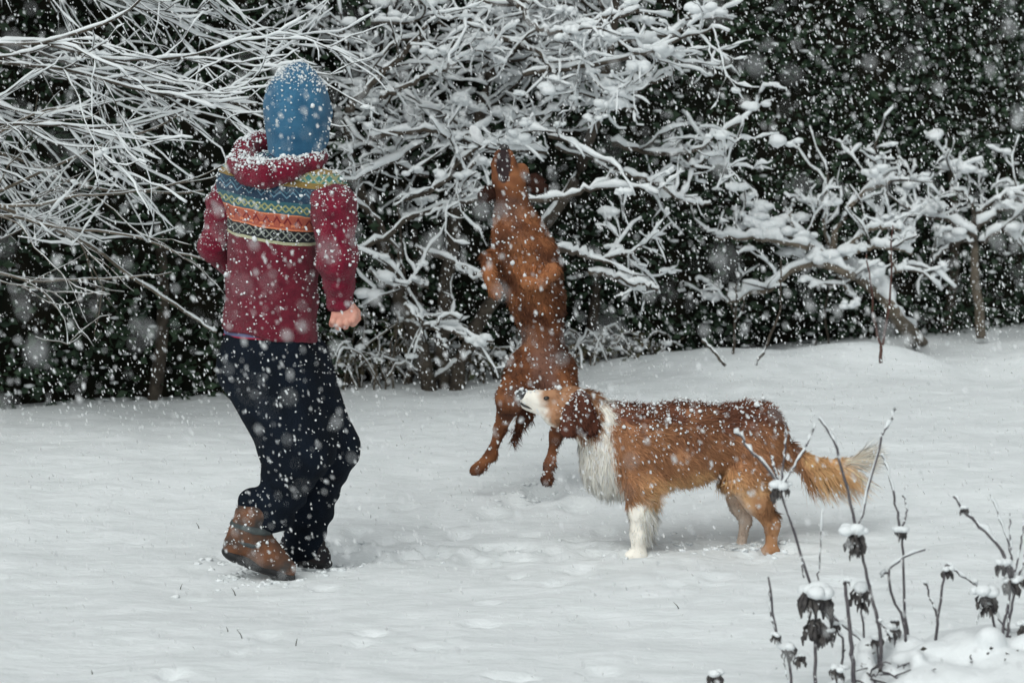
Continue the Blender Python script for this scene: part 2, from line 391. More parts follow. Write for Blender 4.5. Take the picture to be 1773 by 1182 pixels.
# ------------------------------------------------------------------ snow-laden branches
class Twigs:
    def __init__(s, wood_sides=4, snow_sides=5, load=1., seed=0):
        s.w = Acc(); s.s = Acc(); s.ws = wood_sides; s.ss = snow_sides; s.load = load; s.r = np.random.default_rng(seed)
    def lay_snow(s, acc, P, rw, amount):
        n = len(P); t = np.gradient(P, axis=0); t /= np.linalg.norm(t, axis=1)[:, None] + 1e-9
        hor = np.sqrt(np.clip(1 - t[:, 2] ** 2, 0, 1))
        a = amount * (.25 + .75 * hor) * np.clip(1 + .45 * s.r.normal(size=n), .25, 2.2)
        end = np.minimum(np.arange(n) + .45, n - .55 - np.arange(n)); a *= np.clip(end, .7, 1)
        acc.tube(P + np.stack([s.r.normal(0, .15, n) * a, s.r.normal(0, .15, n) * a, rw * .75 + a * .8], 1), a + rw * .1, s.ss)
    def grow(s, p, d, L, rad, level, prm):
        """crooked random walk with side shoots"""
        r = s.r; seg = prm['seg'][level]; n = max(4, int(L / seg)); P = [np.array(p)]; d = np.array(d) / np.linalg.norm(d); D = [d]
        for k in range(n):
            d = d + r.normal(0, prm['crook'][level], 3) + np.array([0, 0, prm['lift'][level]]); d[1] *= prm.get('flat', 1)
            if P[-1][2] < prm.get('floor', -9) and d[2] < 0: d[2] *= -.3
            d /= np.linalg.norm(d); P.append(P[-1] + d * L / n); D.append(d)
        P = np.array(P); k = np.linspace(0, 1, n + 1); rw = rad * (1 - .6 * k)
        s.w.tube(P, rw, s.ws)
        s.lay_snow(s.s, P, rw, prm['snow'][level] * s.load * r.uniform(.7, 1.3))
        if r.random() < prm['clump'][level]:
            q = P[r.integers(1, n)]; c = prm['csize'] * r.uniform(.6, 1.4)
            for _ in range(4): e = c * r.uniform(.4, .9); s.s.blob(q + np.array([*r.normal(0, c * .7, 2), c * .35 + r.normal(0, c * .2)]), (e * 1.2, e, e * .72), lump=.12)
        if level + 1 < len(prm['num']):
            for m in range(r.poisson(prm['num'][level + 1])):
                j = int(n * r.uniform(prm.get('from', .15), 1)); j = min(j, n)
                side = np.cross(D[j], r.normal(size=3)); side /= np.linalg.norm(side) + 1e-9
                a = R(r.normal(prm['angle'], 14)); nd = D[j] * math.cos(a) + side * math.sin(a)
                nd = np.array([nd[0], nd[1], abs(nd[2])]) if prm.get('up') else nd
                s.grow(P[j], nd, prm['len'][level + 1] * r.uniform(.5, 1.3), max(rw[j] * .6, .002), level + 1, prm)
    def sprout(s, P, prm, num, rad, t0=.1):
        """side shoots along a given limb"""
        r = s.r; P = np.asarray(P)
        for m in range(num):
            f = r.uniform(t0, 1) * (len(P) - 1); j = min(int(f), len(P) - 2); q = P[j] + (P[j + 1] - P[j]) * (f - j)
            D = P[j + 1] - P[j]; D = D / np.linalg.norm(D)
            side = np.cross(D, r.normal(size=3)); side /= np.linalg.norm(side) + 1e-9; a = R(r.normal(prm['angle'], 16))
            nd = D * math.cos(a) + side * math.sin(a); nd = np.array([nd[0], nd[1], abs(nd[2])]) if prm.get('up') else nd
            s.grow(q, nd, prm['len'][0] * r.uniform(.5, 1.3), rad, 0, prm)
def smooth_path(P, n, jit=0, seed=0):
    P = np.asarray(P, float); t = np.linspace(0, len(P) - 1, n); r = np.random.default_rng(seed); out = []
    for f in t:
        j = min(int(f), len(P) - 2); u = f - j
        p0, p1, p2, p3 = P[max(j - 1, 0)], P[j], P[j + 1], P[min(j + 2, len(P) - 1)]
        out.append(.5 * (2 * p1 + (p2 - p0) * u + (2 * p0 - 5 * p1 + 4 * p2 - p3) * u * u + (3 * p1 - p0 - 3 * p2 + p3) * u ** 3))
    out = np.array(out); out[1:-1] += r.normal(0, jit, (n - 2, 3)); return out
def limb(tw, parent, pts, r0, r1, snow, m, name='limb', n=16, jit=.004, seed=0):
    P = smooth_path(pts, n, jit, seed); k = np.linspace(0, 1, n); rw = r0 + (r1 - r0) * k
    a = Acc(); a.tube(P, rw, 7); o = a.build(name, m, parent)
    if snow:
        s_ = Acc(); tw.lay_snow(s_, P, rw, snow); s_.build('snow_layer', M['branch_snow'], o)
    return P

# -- left tree: long whippy branches arching in from the left
lt = thing('bare_tree', 'bare tree with long thin drooping twigs lined with snow, at the left of the person', 'tree', (-3.6, 9.3, .08))
tw = Twigs(seed=3, load=1.)
P = smooth_path([(-3.6, 9.3, 0), (-3.58, 9.35, 1.0), (-3.5, 9.4, 2.0), (-3.45, 9.45, 3.2)], 14, .01)
a = Acc(); a.tube(P, np.linspace(.11, .06, 14), 9); a.build('trunk', M['bark'], lt)
prm = dict(seg=[.05, .045, .04], crook=[.10, .14, .17], lift=[-.003, .002, .006], snow=[.0052, .0042, .0035], clump=[.2, .1, .03], csize=.014,
           num=[0, 7.0, 3.0], len=[2.2, .52, .24], angle=23, flat=.93, floor=.82)
PRML = prm
prm['from'] = .2
for k in range(31):
    y0 = rng.uniform(-420, 130); x0 = rng.uniform(-420, -120); Y = rng.uniform(9.5, 10.2)
    frac = (y0 + 420) / 600
    tx = rng.uniform(180, 560) - 60 * frac; ty = y0 + rng.uniform(110, 330) * (1 - .2 * frac) + 40
    A = at(x0, y0, Y); B = at(tx, min(ty, 330), Y + rng.uniform(.1, .7)); d = B - A; L = np.linalg.norm(d)
    d = d / L + np.array([0, 0, .10])
    root = P[min(13, max(3, int(np.interp(A[2], P[:, 2], np.arange(14)))))]
    tw.w.tube(smooth_path([root, root * .5 + A * .5 + np.array([0, 0, .08]), A], 8), np.linspace(.02, .012, 8), 5)
    tw.grow(A, d, L * 1.0, rng.uniform(.005, .008), 0, prm)
# the crown above, reaching over the lawn
prmu = dict(prm, seg=[.14, .12, .1], num=[0, 7, 3], len=[2.2, .9, .5], snow=[.012, .011, .010])
for k in range(4):
    root = P[rng.integers(8, 14)]; A = root + np.array([.2, -.1, .1]); B = np.array([rng.uniform(-2.4, .4), rng.uniform(9.6, 11.), rng.uniform(2.4, 3.6)])
    tw.grow(A, B - A + np.array([0, 0, .5]), np.linalg.norm(B - A), .014, 0, prmu)
tw.w.build('twigs', M['bark'], lt, 'stuff'); tw.s.build('snow', M['branch_snow'], lt, 'stuff')
# thin low twigs with hardly any snow
tw2 = Twigs(seed=9, load=.22)
prm2 = dict(prm, floor=.45, snow=[.006, .005, .004], num=[0, 3, 1.5], clump=[0, 0, 0])
for k in range(6):
    y0 = rng.uniform(240, 540); Y = rng.uniform(9.8, 10.4); A = at(rng.uniform(-350, -60), y0 - 60, Y)
    B = at(rng.uniform(220, 400), y0 + rng.uniform(-20, 130), Y)
    d = B - A; tw2.grow(A, d + np.array([0, 0, .12]), np.linalg.norm(d), rng.uniform(.006, .009), 0, prm2)
tw2.w.build('low_twigs', M['bark_pale'], lt, 'stuff'); tw2.s.build('thin_snow', M['branch_snow'], lt, 'stuff')
limb(tw2, lt, [at(-60, 340, 10.2), at(110, 400, 10.2), at(230, 480, 10.3), at(330, 550, 10.4), at(375, 575, 10.4)], .008, .003, .005, M['bark_pale'], n=22)

# -- central crooked tree
CY = 11.55
ct = thing('crooked_tree', 'crooked low tree thickly laden with snow behind the leaping dog', 'tree', (*at(740, 665, CY)[:2], .08))
tw = Twigs(seed=5, load=1.)
b0 = np.array([*at(745, 665, CY)[:2], .05])
trunks = [[b0, at(715, 560, CY + .05), at(650, 400, CY + .1), at(600, 220, CY + .1), at(650, 100, CY + .15), at(690, -60, CY + .2), at(700, -260, CY + .2)],
          [b0 + np.array([.06, .05, 0]), at(770, 520, CY + .15), at(800, 330, CY + .2), at(840, 150, CY + .2), at(930, 40, CY + .25), at(960, -120, CY + .3), at(960, -300, CY + .3)],
          [b0 + np.array([.1, .0, 0]), at(830, 560, CY + .1), at(920, 430, CY + .1), at(1000, 300, CY + .15), at(1040, 180, CY + .1), at(1060, 60, CY + .1), at(1080, -100, CY + .1)]]
prm = dict(seg=[.045, .035, .028], crook=[.22, .28, .30], lift=[.01, .015, .02], snow=[.0092, .0070, .0055], clump=[.3, .12, .03], csize=.030,
           num=[0, 4.2, 2.4], len=[.56, .27, .14], angle=55)
PRMC = prm
for q, t_ in enumerate(trunks):
    Pt = limb(tw, ct, t_, .035, .014, .012, M['bark'], 'trunk', 26, .008, q)
    tw.sprout(Pt, prm, (26, 22, 8)[q], .009, (.5, .52, .7)[q])
# hand-placed limbs read from the photograph
LIMBS = [([(905, 130), (1000, 116), (1090, 100), (1150, 78), (1185, 45), (1196, 25)], 11.2, .011, .005, .013, 5),
         ([(960, 60), (1030, 38), (1075, 20), (1110, -10)], 11.3, .012, .006, .013, 6),
         ([(880, 352), (960, 345), (1020, 330), (1060, 305), (1072, 292)], 11.0, .011, .006, .012, 1),
         ([(700, 345), (760, 320), (820, 262), (870, 250)], 11.2, .012, .006, .011, 4),
         ([(590, 440), (660, 415), (720, 370), (800, 352), (850, 342)], 11.2, .014, .006, .012, 6),
         ([(660, 170), (720, 140), (790, 110)], 11.1, .011, .006, .012, 2),
         ([(600, 190), (650, 140), (700, 95), (740, 40)], 11.1, .016, .008, .008, 3),
         ([(720, 430), (790, 455), (850, 485), (880, 495)], 11.3, .012, .006, .012, 2),
         ([(955, 430), (1000, 440), (1040, 450), (1100, 433)], 11.2, .013, .006, .016, 7),
         ([(1020, 468), (1060, 482), (1110, 492), (1140, 500)], 11.2, .010, .005, .012, 1),
         ([(640, 240), (720, 225), (780, 235), (830, 250)], 11.2, .013, .007, .014, 6),
         ([(1060, 250), (1130, 265), (1200, 262), (1240, 235), (1285, 210)], 11.5, .012, .004, .015, 5),
         ([(1080, 300), (1140, 320), (1190, 350), (1230, 352)], 11.4, .010, .004, .014, 3),
         ([(1040, 165), (1090, 160), (1140, 140), (1165, 125), (1170, 85)], 11.4, .009, .004, .010, 3),
         ([(1190, 250), (1200, 290), (1220, 275), (1270, 250)], 11.5, .008, .004, .016, 6),
         ([(590, 330), (640, 370), (690, 440), (705, 520), (735, 570)], 11.3, .010, .006, .010, 3),
         ([(700, 530), (725, 552), (745, 566), (765, 552), (800, 548)], 11.1, .008, .005, .010, 2),
         ([(745, 566), (780, 575), (820, 584), (855, 590)], 11.1, .008, .005, .010, 1),
         ([(750, 568), (762, 590), (775, 605)], 11.1, .006, .004, .009, 0),
         ([(690, 345), (693, 420), (700, 480), (705, 520)], 11.25, .006, .004, .006, 1),
         ([(640, 470), (680, 495), (720, 490), (740, 500)], 11.2, .008, .005, .013, 5),
         ([(800, 30), (850, 60), (930, 90), (960, 130)], 11.2, .013, .007, .011, 5),
         ([(880, -10), (930, 50), (980, 60)], 11.2, .012, .007, .010, 4)]
for q, (pp, Y, r0, r1, sn, ns) in enumerate(LIMBS):
    Pl = limb(tw, ct, [at(u, v, Y + .04 * math.sin(q * 3 + k)) for k, (u, v) in enumerate(pp)], r0, r1, sn * .8, M['bark'], n=20, jit=.006, seed=q)
    tw.sprout(Pl, dict(prm, len=[.26, .16, .1], num=[0, 2.0, 1.0]), int(ns * .7 + .5), .006, .15)
# free filling twigs, thinning to the right
for k in range(46):
    u = rng.triangular(540, 740, 1150); v = rng.uniform(-120, 250) - (.18 * abs(u - 800)) * (1 if u > 800 else .1) + 60
    A = at(u, v, rng.uniform(11.1, 11.9)); d = rng.normal(size=3) * np.array([1, .5, .35])
    tw.grow(A, d, rng.uniform(.3, .6), .008, 0, dict(prm, num=[0, 4, 2]))
av = np.concatenate(tw.w.V); pu, pv = project(av); av = av[(pu > 560) & (pu < 1250) & (pv > 0) & (pv < 430)]
for k in range(90):   # heavy cushions of snow caught in forks
    A = av[rng.integers(len(av))] + np.array([0, 0, .012]); c = rng.uniform(.010, .024)
    for _ in range(6): e = c * rng.uniform(.5, 1.1); tw.s.blob(A + rng.normal(0, c, 3) * np.array([1.1, .7, .3]), (e * 1.2, e, e * .8), lump=.12)
tw.w.build('twigs', M['bark'], ct, 'stuff'); tw.s.build('snow', M['branch_snow'], ct, 'stuff')

# -- right-hand small leaning tree
RY = 12.45
g = on_ground(1592, 592)
rt = thing('leaning_tree', 'small leaning tree with snow cushions at the hedge edge, its trunk tilted over the bank', 'tree', tuple(g))
tw = Twigs(seed=8, load=1.)
prmr = dict(prm, len=[.24, .13, .08], num=[0, 1.7, .7], snow=[.0095, .0078, .006], csize=.03, clump=[.3, .1, 0], up=True)
limb(tw, rt, [at(1596, 600, g[1]), at(1560, 555, RY), at(1520, 505, RY), at(1480, 478, RY), at(1440, 450, RY)], .040, .020, .028, M['bark_pale'], 'trunk', 20)
RL = [([(1480, 478), (1420, 455), (1370, 470), (1330, 500), (1290, 510), (1260, 525)], 12.35, .022, .006, .018, 8),
      ([(1440, 450), (1445, 410), (1465, 365), (1500, 330), (1540, 318), (1552, 300)], 12.45, .018, .006, .014, 4),
      ([(1520, 325), (1510, 300), (1525, 285)], 12.45, .007, .004, .014, 8),
      ([(1440, 450), (1380, 410), (1320, 395), (1280, 388), (1270, 365)], 12.4, .016, .006, .024, 8),
      ([(1400, 430), (1340, 418), (1310, 415), (1240, 412)], 12.3, .013, .005, .018, 4),
      ([(1440, 450), (1430, 400), (1425, 350), (1435, 320)], 12.5, .010, .004, .013, 9),
      ([(1450, 450), (1500, 430), (1540, 430), (1580, 440)], 12.4, .012, .005, .017, 10),
      ([(1440, 455), (1460, 490), (1480, 520)], 12.4, .010, .004, .014, 5),
      ([(1450, 440), (1500, 400), (1530, 395), (1560, 400)], 12.4, .012, .005, .017, 8),
      ([(1420, 440), (1370, 385), (1375, 350)], 12.4, .008, .004, .012, 4),
      ([(1540, 440), (1555, 470), (1570, 455), (1540, 480)], 12.4, .007, .004, .011, 3)]
for q, (pp, Y, r0, r1, sn, ns) in enumerate(RL):
    Pl = limb(tw, rt, [at(u, v, Y) for u, v in pp], r0, r1, sn, M['bark_pale'], n=18, jit=.005, seed=40 + q)
    tw.sprout(Pl, prmr, int(ns * .62 + .5), .006, .2)
for u, v, c in ((1300, 385, .05), (1325, 392, .055), (1345, 388, .045), (1315, 375, .04), (1360, 400, .04), (1440, 440, .05), (1465, 432, .045), (1390, 405, .04), (1500, 455, .035), (1480, 525, .03), (1462, 530, .03), (1510, 300, .04), (1525, 292, .035), (1415, 440, .04)):
    tw.s.blob(at(u, v, 12.35), (c * .9, c * .8, c * .5), lump=.1)
    for _ in range(4): e = c * rng.uniform(.35, .65); tw.s.blob(at(u, v, 12.35) + rng.normal(0, c * .6, 3) * np.array([1.2, .8, .4]), (e, e, e * .7), lump=.1)
tw.w.build('twigs', M['bark'], rt, 'stuff'); tw.s.build('snow', M['branch_snow'], rt, 'stuff')

# -- far right shrub-like tree
g = on_ground(1695, 578); g[1] = 13.2
fr = thing('slender_tree', 'slender tree with upright trunk and flat snowy crown beside the leaning tree', 'tree', (at(1695, 578, 13.2)[0], 13.2, .08))
tw = Twigs(seed=12, load=1.)
limb(tw, fr, [at(1698, 585, 13.2), at(1692, 500, 13.2), at(1685, 420, 13.2), at(1690, 370, 13.2)], .026, .016, 0, M['bark_pale'], 'trunk', 14)
for q, (pp, r0, sn, ns) in enumerate([([(1690, 410), (1640, 385), (1590, 370), (1560, 350)], .013, .018, 14), ([(1690, 400), (1720, 370), (1760, 360), (1800, 370)], .013, .020, 12),
                                      ([(1690, 390), (1680, 350), (1650, 325), (1660, 310)], .010, .014, 8), ([(1700, 420), (1740, 400), (1770, 430), (1790, 460)], .012, .020, 12),
                                      ([(1685, 420), (1650, 420), (1620, 450), (1600, 480)], .010, .014, 8), ([(1745, 342), (1780, 350), (1830, 360)], .010, .018, 2),
                                      ([(1690, 370), (1740, 340), (1840, 300)], .012, .012, 10)]):
    Pl = limb(tw, fr, [at(u, v, 13.15) for u, v in pp], r0, .005, sn, M['bark'], n=16, jit=.006, seed=60 + q)
    tw.sprout(Pl, prmr, int(ns * .62 + .5), .006, .2)
tw.w.build('twigs', M['bark'], fr, 'stuff'); tw.s.build('snow', M['branch_snow'], fr, 'stuff')

# -- saplings and bare sticks standing in the bank
def sapling(label, paths, base, m, snow=.004, cat='sapling', name='sapling', Y=None):
    g = on_ground(*base); Y = Y or g[1]
    t = thing(name, label, cat, tuple(g)); tw = Twigs(seed=int(base[0]), load=.6)
    for q, (pp, r0, r1) in enumerate(paths):
        limb(tw, t, [at(u, v, Y) for u, v in pp], r0, r1, snow, m, 'stem' if q == 0 else 'branch', 12, .003, int(base[0]) + q)
    return t
sapling('thin upright sapling stem with a snowy leafless tip on the bank', [([(1271, 656), (1271, 600), (1274, 540), (1276, 490)], .007, .004), ([(1273, 545), (1262, 515), (1255, 500)], .005, .003), ([(1273, 560), (1285, 535), (1290, 515)], .004, .003)], (1271, 652), M['bark'])
sapling('forked reddish sapling in front of the leaning trunk', [([(1525, 628), (1526, 605), (1530, 590), (1538, 540), (1542, 470), (1546, 390)], .008, .003), ([(1526, 598), (1515, 560), (1508, 500), (1500, 440)], .006, .003)], (1525, 626), M['bark_red'], .002)
sapling('slanting dark sapling left of the forked reddish one', [([(1309, 632), (1325, 600), (1345, 555), (1352, 520), (1352, 450)], .007, .003)], (1310, 631), M['bark'])
sapling('short stick leaning to the left on the snow bank', [([(1256, 633), (1236, 610), (1216, 588)], .007, .005)], (1256, 632), M['bark'], .006, 'stick', 'leaning_stick')
sapling('short dark stump-like twig poking from the snow under the leaning tree', [([(1413, 614), (1414, 600), (1413, 588)], .006, .005)], (1413, 613), M['bark'], .004, 'stick', 'short_twig')
sapling('dark twig with bare tip beneath the crown of the leaning tree', [([(1432, 604), (1434, 590), (1428, 540), (1440, 490)], .006, .004)], (1432, 603), M['bark'], .002, 'stick', 'thin_twig')
sapling('thick snow-topped broken branch lying on the snow at the hedge foot', [([(735, 672), (760, 652), (790, 632), (815, 612)], .014, .008)], (737, 671), M['bark'], .010, 'branch', 'broken_branch')
sapling('pale stick upright at the hedge foot behind the person', [([(706, 662), (708, 630), (704, 600), (710, 560)], .009, .006)], (706, 663), M['bark_pale'], .008, 'stick', 'upright_stick')

# -- undergrowth along the hedge foot
def bush(label, px, py, wpx, hpx, n, seed, dead=.5):
    g = on_ground(px, py); r = np.random.default_rng(seed); k = g[1] / FPX
    t = thing('low_bush', label, 'bush', tuple(g), 'low bushes along the hedge foot'); w_ = Acc(); s_ = Acc(); L = []
    tw = Twigs(seed=seed)
    for j in range(n):
        b = g + np.array([r.uniform(-.5, .5) * wpx * k, r.uniform(0, .35), 0]); h = hpx * k * r.uniform(.4, 1.1)
        dx = r.normal(0, .5) * h; tip = b + np.array([dx, r.normal(-.02, .08), h * r.uniform(.6, 1)]); end = tip + np.array([dx * r.uniform(.2, 1), r.normal(0, .05), -h * r.uniform(0, .5)])
        P = smooth_path([b, (b + tip) / 2 + np.array([-dx * .15, 0, h * .12]), tip, end], 10, .004, seed * 50 + j)
        w_.tube(P, np.linspace(.005, .002, 10), 4); tw.lay_snow(s_, P, np.full(10, .003), r.uniform(.0015, .006))
        for q in range(int(r.integers(3, 10))): L.append(P[r.integers(3, 10)] + r.normal(0, .015, 3))
        if r.random() < .5: c = r.uniform(.008, .02); s_.blob(P[r.integers(4, 9)], (c * 1.3, c, c * .7))
    w_.build('stems', M['bark_pale'], t, 'stuff'); s_.build('snow', M['branch_snow'], t, 'stuff')
    V, T, C = leaves(np.array(L), .032, np.array([.05, .06, .03]), np.array([.12, .095, .06]), seed=seed)
    link('foliage', mk_mesh('foliage', V, None, T, C, False), M['leaf'], t, 'stuff')
bush('low snow-dusted bush at the hedge foot beside the hand of the person', 635, 676, 110, 130, 34, 1)
bush('low snow-dusted bush between the broken branch and the leaping dog', 835, 664, 130, 80, 34, 2)
bush('frosted bush with brownish leaves right of the leaping dog', 1085, 638, 150, 55, 40, 3)
bush('small snowy tussock close behind the back of the leaping dog', 1020, 640, 70, 70, 26, 4)
bush('sparse bush with upright twigs beside the upright pale stick', 705, 668, 70, 90, 16, 5)


# ------------------------------------------------------------------ fur
def sample(V, Q, n, r, weight=None):
    T = np.concatenate([Q[:, [0, 1, 2]], Q[:, [0, 2, 3]]]); a, b, c = V[T[:, 0]], V[T[:, 1]], V[T[:, 2]]
    nn = np.cross(b - a, c - a); A = np.linalg.norm(nn, axis=1); nn = nn / (A[:, None] + 1e-12)
    wgt = A.copy()
    if weight is not None: wgt = wgt * weight((a + b + c) / 3, nn)
    i = r.choice(len(T), n, p=wgt / wgt.sum()); u, v = r.random(n), r.random(n); f = u + v > 1; u[f], v[f] = 1 - u[f], 1 - v[f]
    return a[i] + u[:, None] * (b - a)[i] + v[:, None] * (c - a)[i], nn[i]
def fur_mesh(P, Nn, D, L, W, C, r, curl=.25, lift=.35, sag=0., clump=None):
    """tapered bent ribbons, one per hair lock"""
    n = len(P); L = L[:, None]; W = W[:, None]
    D = D - (D * Nn).sum(1)[:, None] * Nn; D /= np.linalg.norm(D, axis=1)[:, None] + 1e-9
    D = D + r.normal(0, curl, (n, 3)); 
    if clump is not None: D = D + clump
    D1 = D + Nn * lift; D1 /= np.linalg.norm(D1, axis=1)[:, None]
    D2 = D + Nn * lift * .2 + r.normal(0, curl, (n, 3)) + np.array([0, 0, -sag]); D2 /= np.linalg.norm(D2, axis=1)[:, None]
    S = np.cross(D1, Nn + r.normal(0, .38, (n, 3))); S /= np.linalg.norm(S, axis=1)[:, None] + 1e-9
    p0 = P - Nn * .002; p1 = p0 + D1 * L * .45; p2 = p1 + D2 * L * .55
    V = np.stack([p0 - S * W * .5, p0 + S * W * .5, p1 - S * W * .42, p1 + S * W * .42, p2], 1).reshape(-1, 3)
    b = np.arange(n)[:, None] * 5
    rn = np.cross(D1, S); rn *= np.sign((rn * Nn).sum(1))[:, None] + 1e-6
    Nr = Nn * .75 + rn * .25; Nr /= np.linalg.norm(Nr, axis=1)[:, None] + 1e-9
    return V, b + np.array([[0, 1, 3, 2]]), b + np.array([[2, 3, 4]]), np.repeat(C, 5, 0), True, np.repeat(Nr, 5, 0)
def locks(P, Nn, D, L, W, C, r, wave=.3, sag=.2, lift=.2, segs=6):
    """long wavy locks that bend down under their weight"""
    n = len(P); D = D + Nn * lift + r.normal(0, .10, (n, 3)); D /= np.linalg.norm(D, axis=1)[:, None]
    side = np.cross(D, Nn) + .4 * Nn; side /= np.linalg.norm(side, axis=1)[:, None] + 1e-9
    ph = noise(P, 9, 3) * 5 + r.normal(0, .5, n); fq = r.uniform(.7, 1.3, n)
    S = np.cross(D, Nn + r.normal(0, .4, (n, 3))); S /= np.linalg.norm(S, axis=1)[:, None] + 1e-9
    p = P - Nn * .002; V = []
    for k in range(segs + 1):
        t = k / segs; w_ = W * (1 - t ** 2.2) * .5
        V += [p - S * w_[:, None], p + S * w_[:, None]]
        d = D + side * (wave * np.sin(ph + fq * t * 6))[:, None] * min(1, t * 2 + .3) + -sag * (t * 1.6); d /= np.linalg.norm(d, axis=1)[:, None]
        p = p + d * (L / segs)[:, None]
    m = 2 * (segs + 1); V = np.stack(V, 1).reshape(-1, 3); b = np.arange(n)[:, None, None] * m; k = np.arange(segs)[None, :, None] * 2
    Q = (b + k + np.array([[[0, 1, 3, 2]]])).reshape(-1, 4)
    Nr = Nn * .8 + np.array([0, -.15, .15]); Nr /= np.linalg.norm(Nr, axis=1)[:, None]
    return V, Q, None, np.repeat(C, m, 0), True, np.repeat(Nr, m, 0)
def tint(C, r, s=.18): return np.clip(C * np.exp(r.normal(0, s, (len(C), 1))), 0, .9)
def specks(parent, V, Q, n, size, r, up=.1, name='snow', wfun=None, offset=.003):
    """crumbs of snow clinging to the upward faces"""
    def wt(c, nn):
        q = np.clip(nn[:, 2] - up, 0, 1) + .03
        return q * wfun(c) if wfun else q
    P, Nn = sample(V, Q, n, r, wt); s = size * np.exp(r.normal(0, .5, n))
    IV, IT = ICO0
    VV = P[:, None] + Nn[:, None] * (s * .3 + offset * r.random(n))[:, None, None] + IV[None] * s[:, None, None] * r.uniform(.6, 1.4, (n, 12, 3))
    TT = (np.arange(n) * 12)[:, None, None] + IT[None]
    return link(name, mk_mesh(name, VV.reshape(-1, 3), None, TT.reshape(-1, 3)), M['branch_snow'], parent, 'stuff')

# ------------------------------------------------------------------ person
YP = 8.0
def PP(px, py, dy=0.): return at(px, py, YP + dy)
m_ = lambda r: r * YP / FPX
FW = np.array([math.sin(R(32)), math.cos(R(32)), 0.])       # facing away, turned right
person = thing('person', 'person in red patterned fleece hoodie, blue hat and navy trousers stepping through the snow', 'person', tuple(PP(480, 1000, -.1)))
wr = np.random.default_rng(2)
def folds(amp, sc, seed):
    return lambda P: amp * noise(P * np.array([1, 1, .6]), sc, seed, 2)
# body under the clothes, with the bare right hand
b = SDF()
b.chain([PP(478, 330), PP(466, 560), PP(470, 620)], [m_(58), m_(58), m_(60)], .03, FW, .75)
b.cap(PP(500, 300, .02), PP(512, 250, .03), m_(28), m_(28), .02).ell(PP(516, 190, .02), (m_(40), .085, m_(58)), .02)
b.chain([PP(415, 325, .06), PP(374, 430, .055), PP(410, 468, .12)], [m_(18), m_(13), m_(11)], .01)
b.chain([PP(568, 340, -.08), PP(584, 452, -.11), PP(586, 520, -.10)], [m_(22), m_(19), m_(14)], .02)
b.chain([PP(450, 640, -.04), PP(520, 780, -.08), PP(446, 900, -.075)], [m_(46), m_(28), m_(16)], .02)
b.chain([PP(500, 640, .05), PP(568, 775, .07), PP(525, 930, .14)], [m_(48), m_(32), m_(22)], .03)
b.cap(PP(440, 910, -.085), PP(480, 972, -.09), m_(15), m_(12), .02).cap(PP(525, 930, .14), PP(550, 960, .15), m_(20), m_(14), .02)
Vb, Qb = b.mesh(.008)
h = SDF(); HK = .006
h.cap(PP(584, 505, -.10), PP(592, 528, -.105), m_(14), m_(14), HK)
h.ell(PP(595, 538, -.112), (m_(21), .017, m_(18)), .012, rot=R(-12)).cap(PP(583, 548, -.112), PP(610, 548, -.112), m_(10), m_(10), .008)
for (kx, ky), ln in zip([(577, 556), (588, 560), (600, 559), (611, 554)], [9, 11, 11, 10]):     # fingers fold away under the knuckles
    h.chain([PP(kx + 3, ky - 12, -.115), PP(kx, ky, -.125), PP(kx - 2, ky + ln * .55, -.105), PP(kx - 2, ky + ln * .25, -.082), PP(kx, ky - 5, -.078)], [m_(6.6), m_(6.2), m_(5.6), m_(5.2), m_(4.6)], .0018)
h.chain([PP(606, 528, -.105), PP(617, 540, -.10), PP(619, 551, -.10), PP(612, 561, -.105)], [m_(8), m_(7), m_(6), m_(5)], .0025)
Vh, Qh = h.mesh(.0024)
link('body', mk_mesh('body', np.concatenate([Vb, Vh]), np.concatenate([Qb, Qh + len(Vb)])), M['skin'], person)
# trousers
t = SDF()
t.cap(PP(464, 588), PP(472, 645), m_(82), m_(86), .04, FW, .755)
t.chain([PP(452, 640, -.04), PP(516, 778, -.08), PP(492, 850, -.07)], [m_(76), m_(60), m_(40)], .04)
t.chain([PP(492, 850, -.07), PP(466, 890, -.085)], [m_(38), m_(34)], .03)
t.chain([PP(442, 872, -.085), PP(470, 888, -.085), PP(488, 893, -.08)], [m_(27), m_(27), m_(24)], .014)
t.chain([PP(437, 886, -.09), PP(462, 899, -.09)], [m_(22), m_(22)], .01)
t.chain([PP(505, 640, .06), PP(572, 772, .07), PP(534, 880, .12), PP(525, 945, .14)], [m_(74), m_(49), m_(40), m_(36)], .035)
t.half(PP(465, 580), (PP(465, 0) - PP(465, 100)) / 1., .004)
t.disp(folds(.007, 4., 31)); t.disp(lambda P: .0035 * np.sin((P[:, 2] + .4 * P[:, 0]) * 95 + 3 * noise(P, 3, 8)) * np.clip((.42 - P[:, 2]) / .25, 0, 1))
V_, Q_ = t.mesh(.006); tr = link('trousers', mk_mesh('trousers', V_, Q_), M['trousers'], person); specks(tr, V_, Q_, 500, .0015, wr, -.7)
# shirt hem
t = SDF(); t.cap(PP(464, 568), PP(466, 580), m_(83.5), m_(83.5), .01, FW, .765).half(PP(464, 585), (PP(464, 0) - PP(462, 100)) * -1, .003)
t.half(PP(464, 560), PP(464, 0) - PP(462, 100), .003)
V_, Q_ = t.mesh(.005); sh = link('shirt_hem', mk_mesh('shirt_hem', V_, Q_), M['shirt'], person)
a = Acc(); ph = np.linspace(0, 2 * math.pi, 40); c0 = PP(465, 580); sx = np.array([FW[1], -FW[0], 0])
a.tube(c0 + np.outer(np.cos(ph), sx) * m_(83.5) + np.outer(np.sin(ph), FW) * m_(83.5) * .765, .0035, 6); a.build('red_stripe', M['shirt_red'], sh)
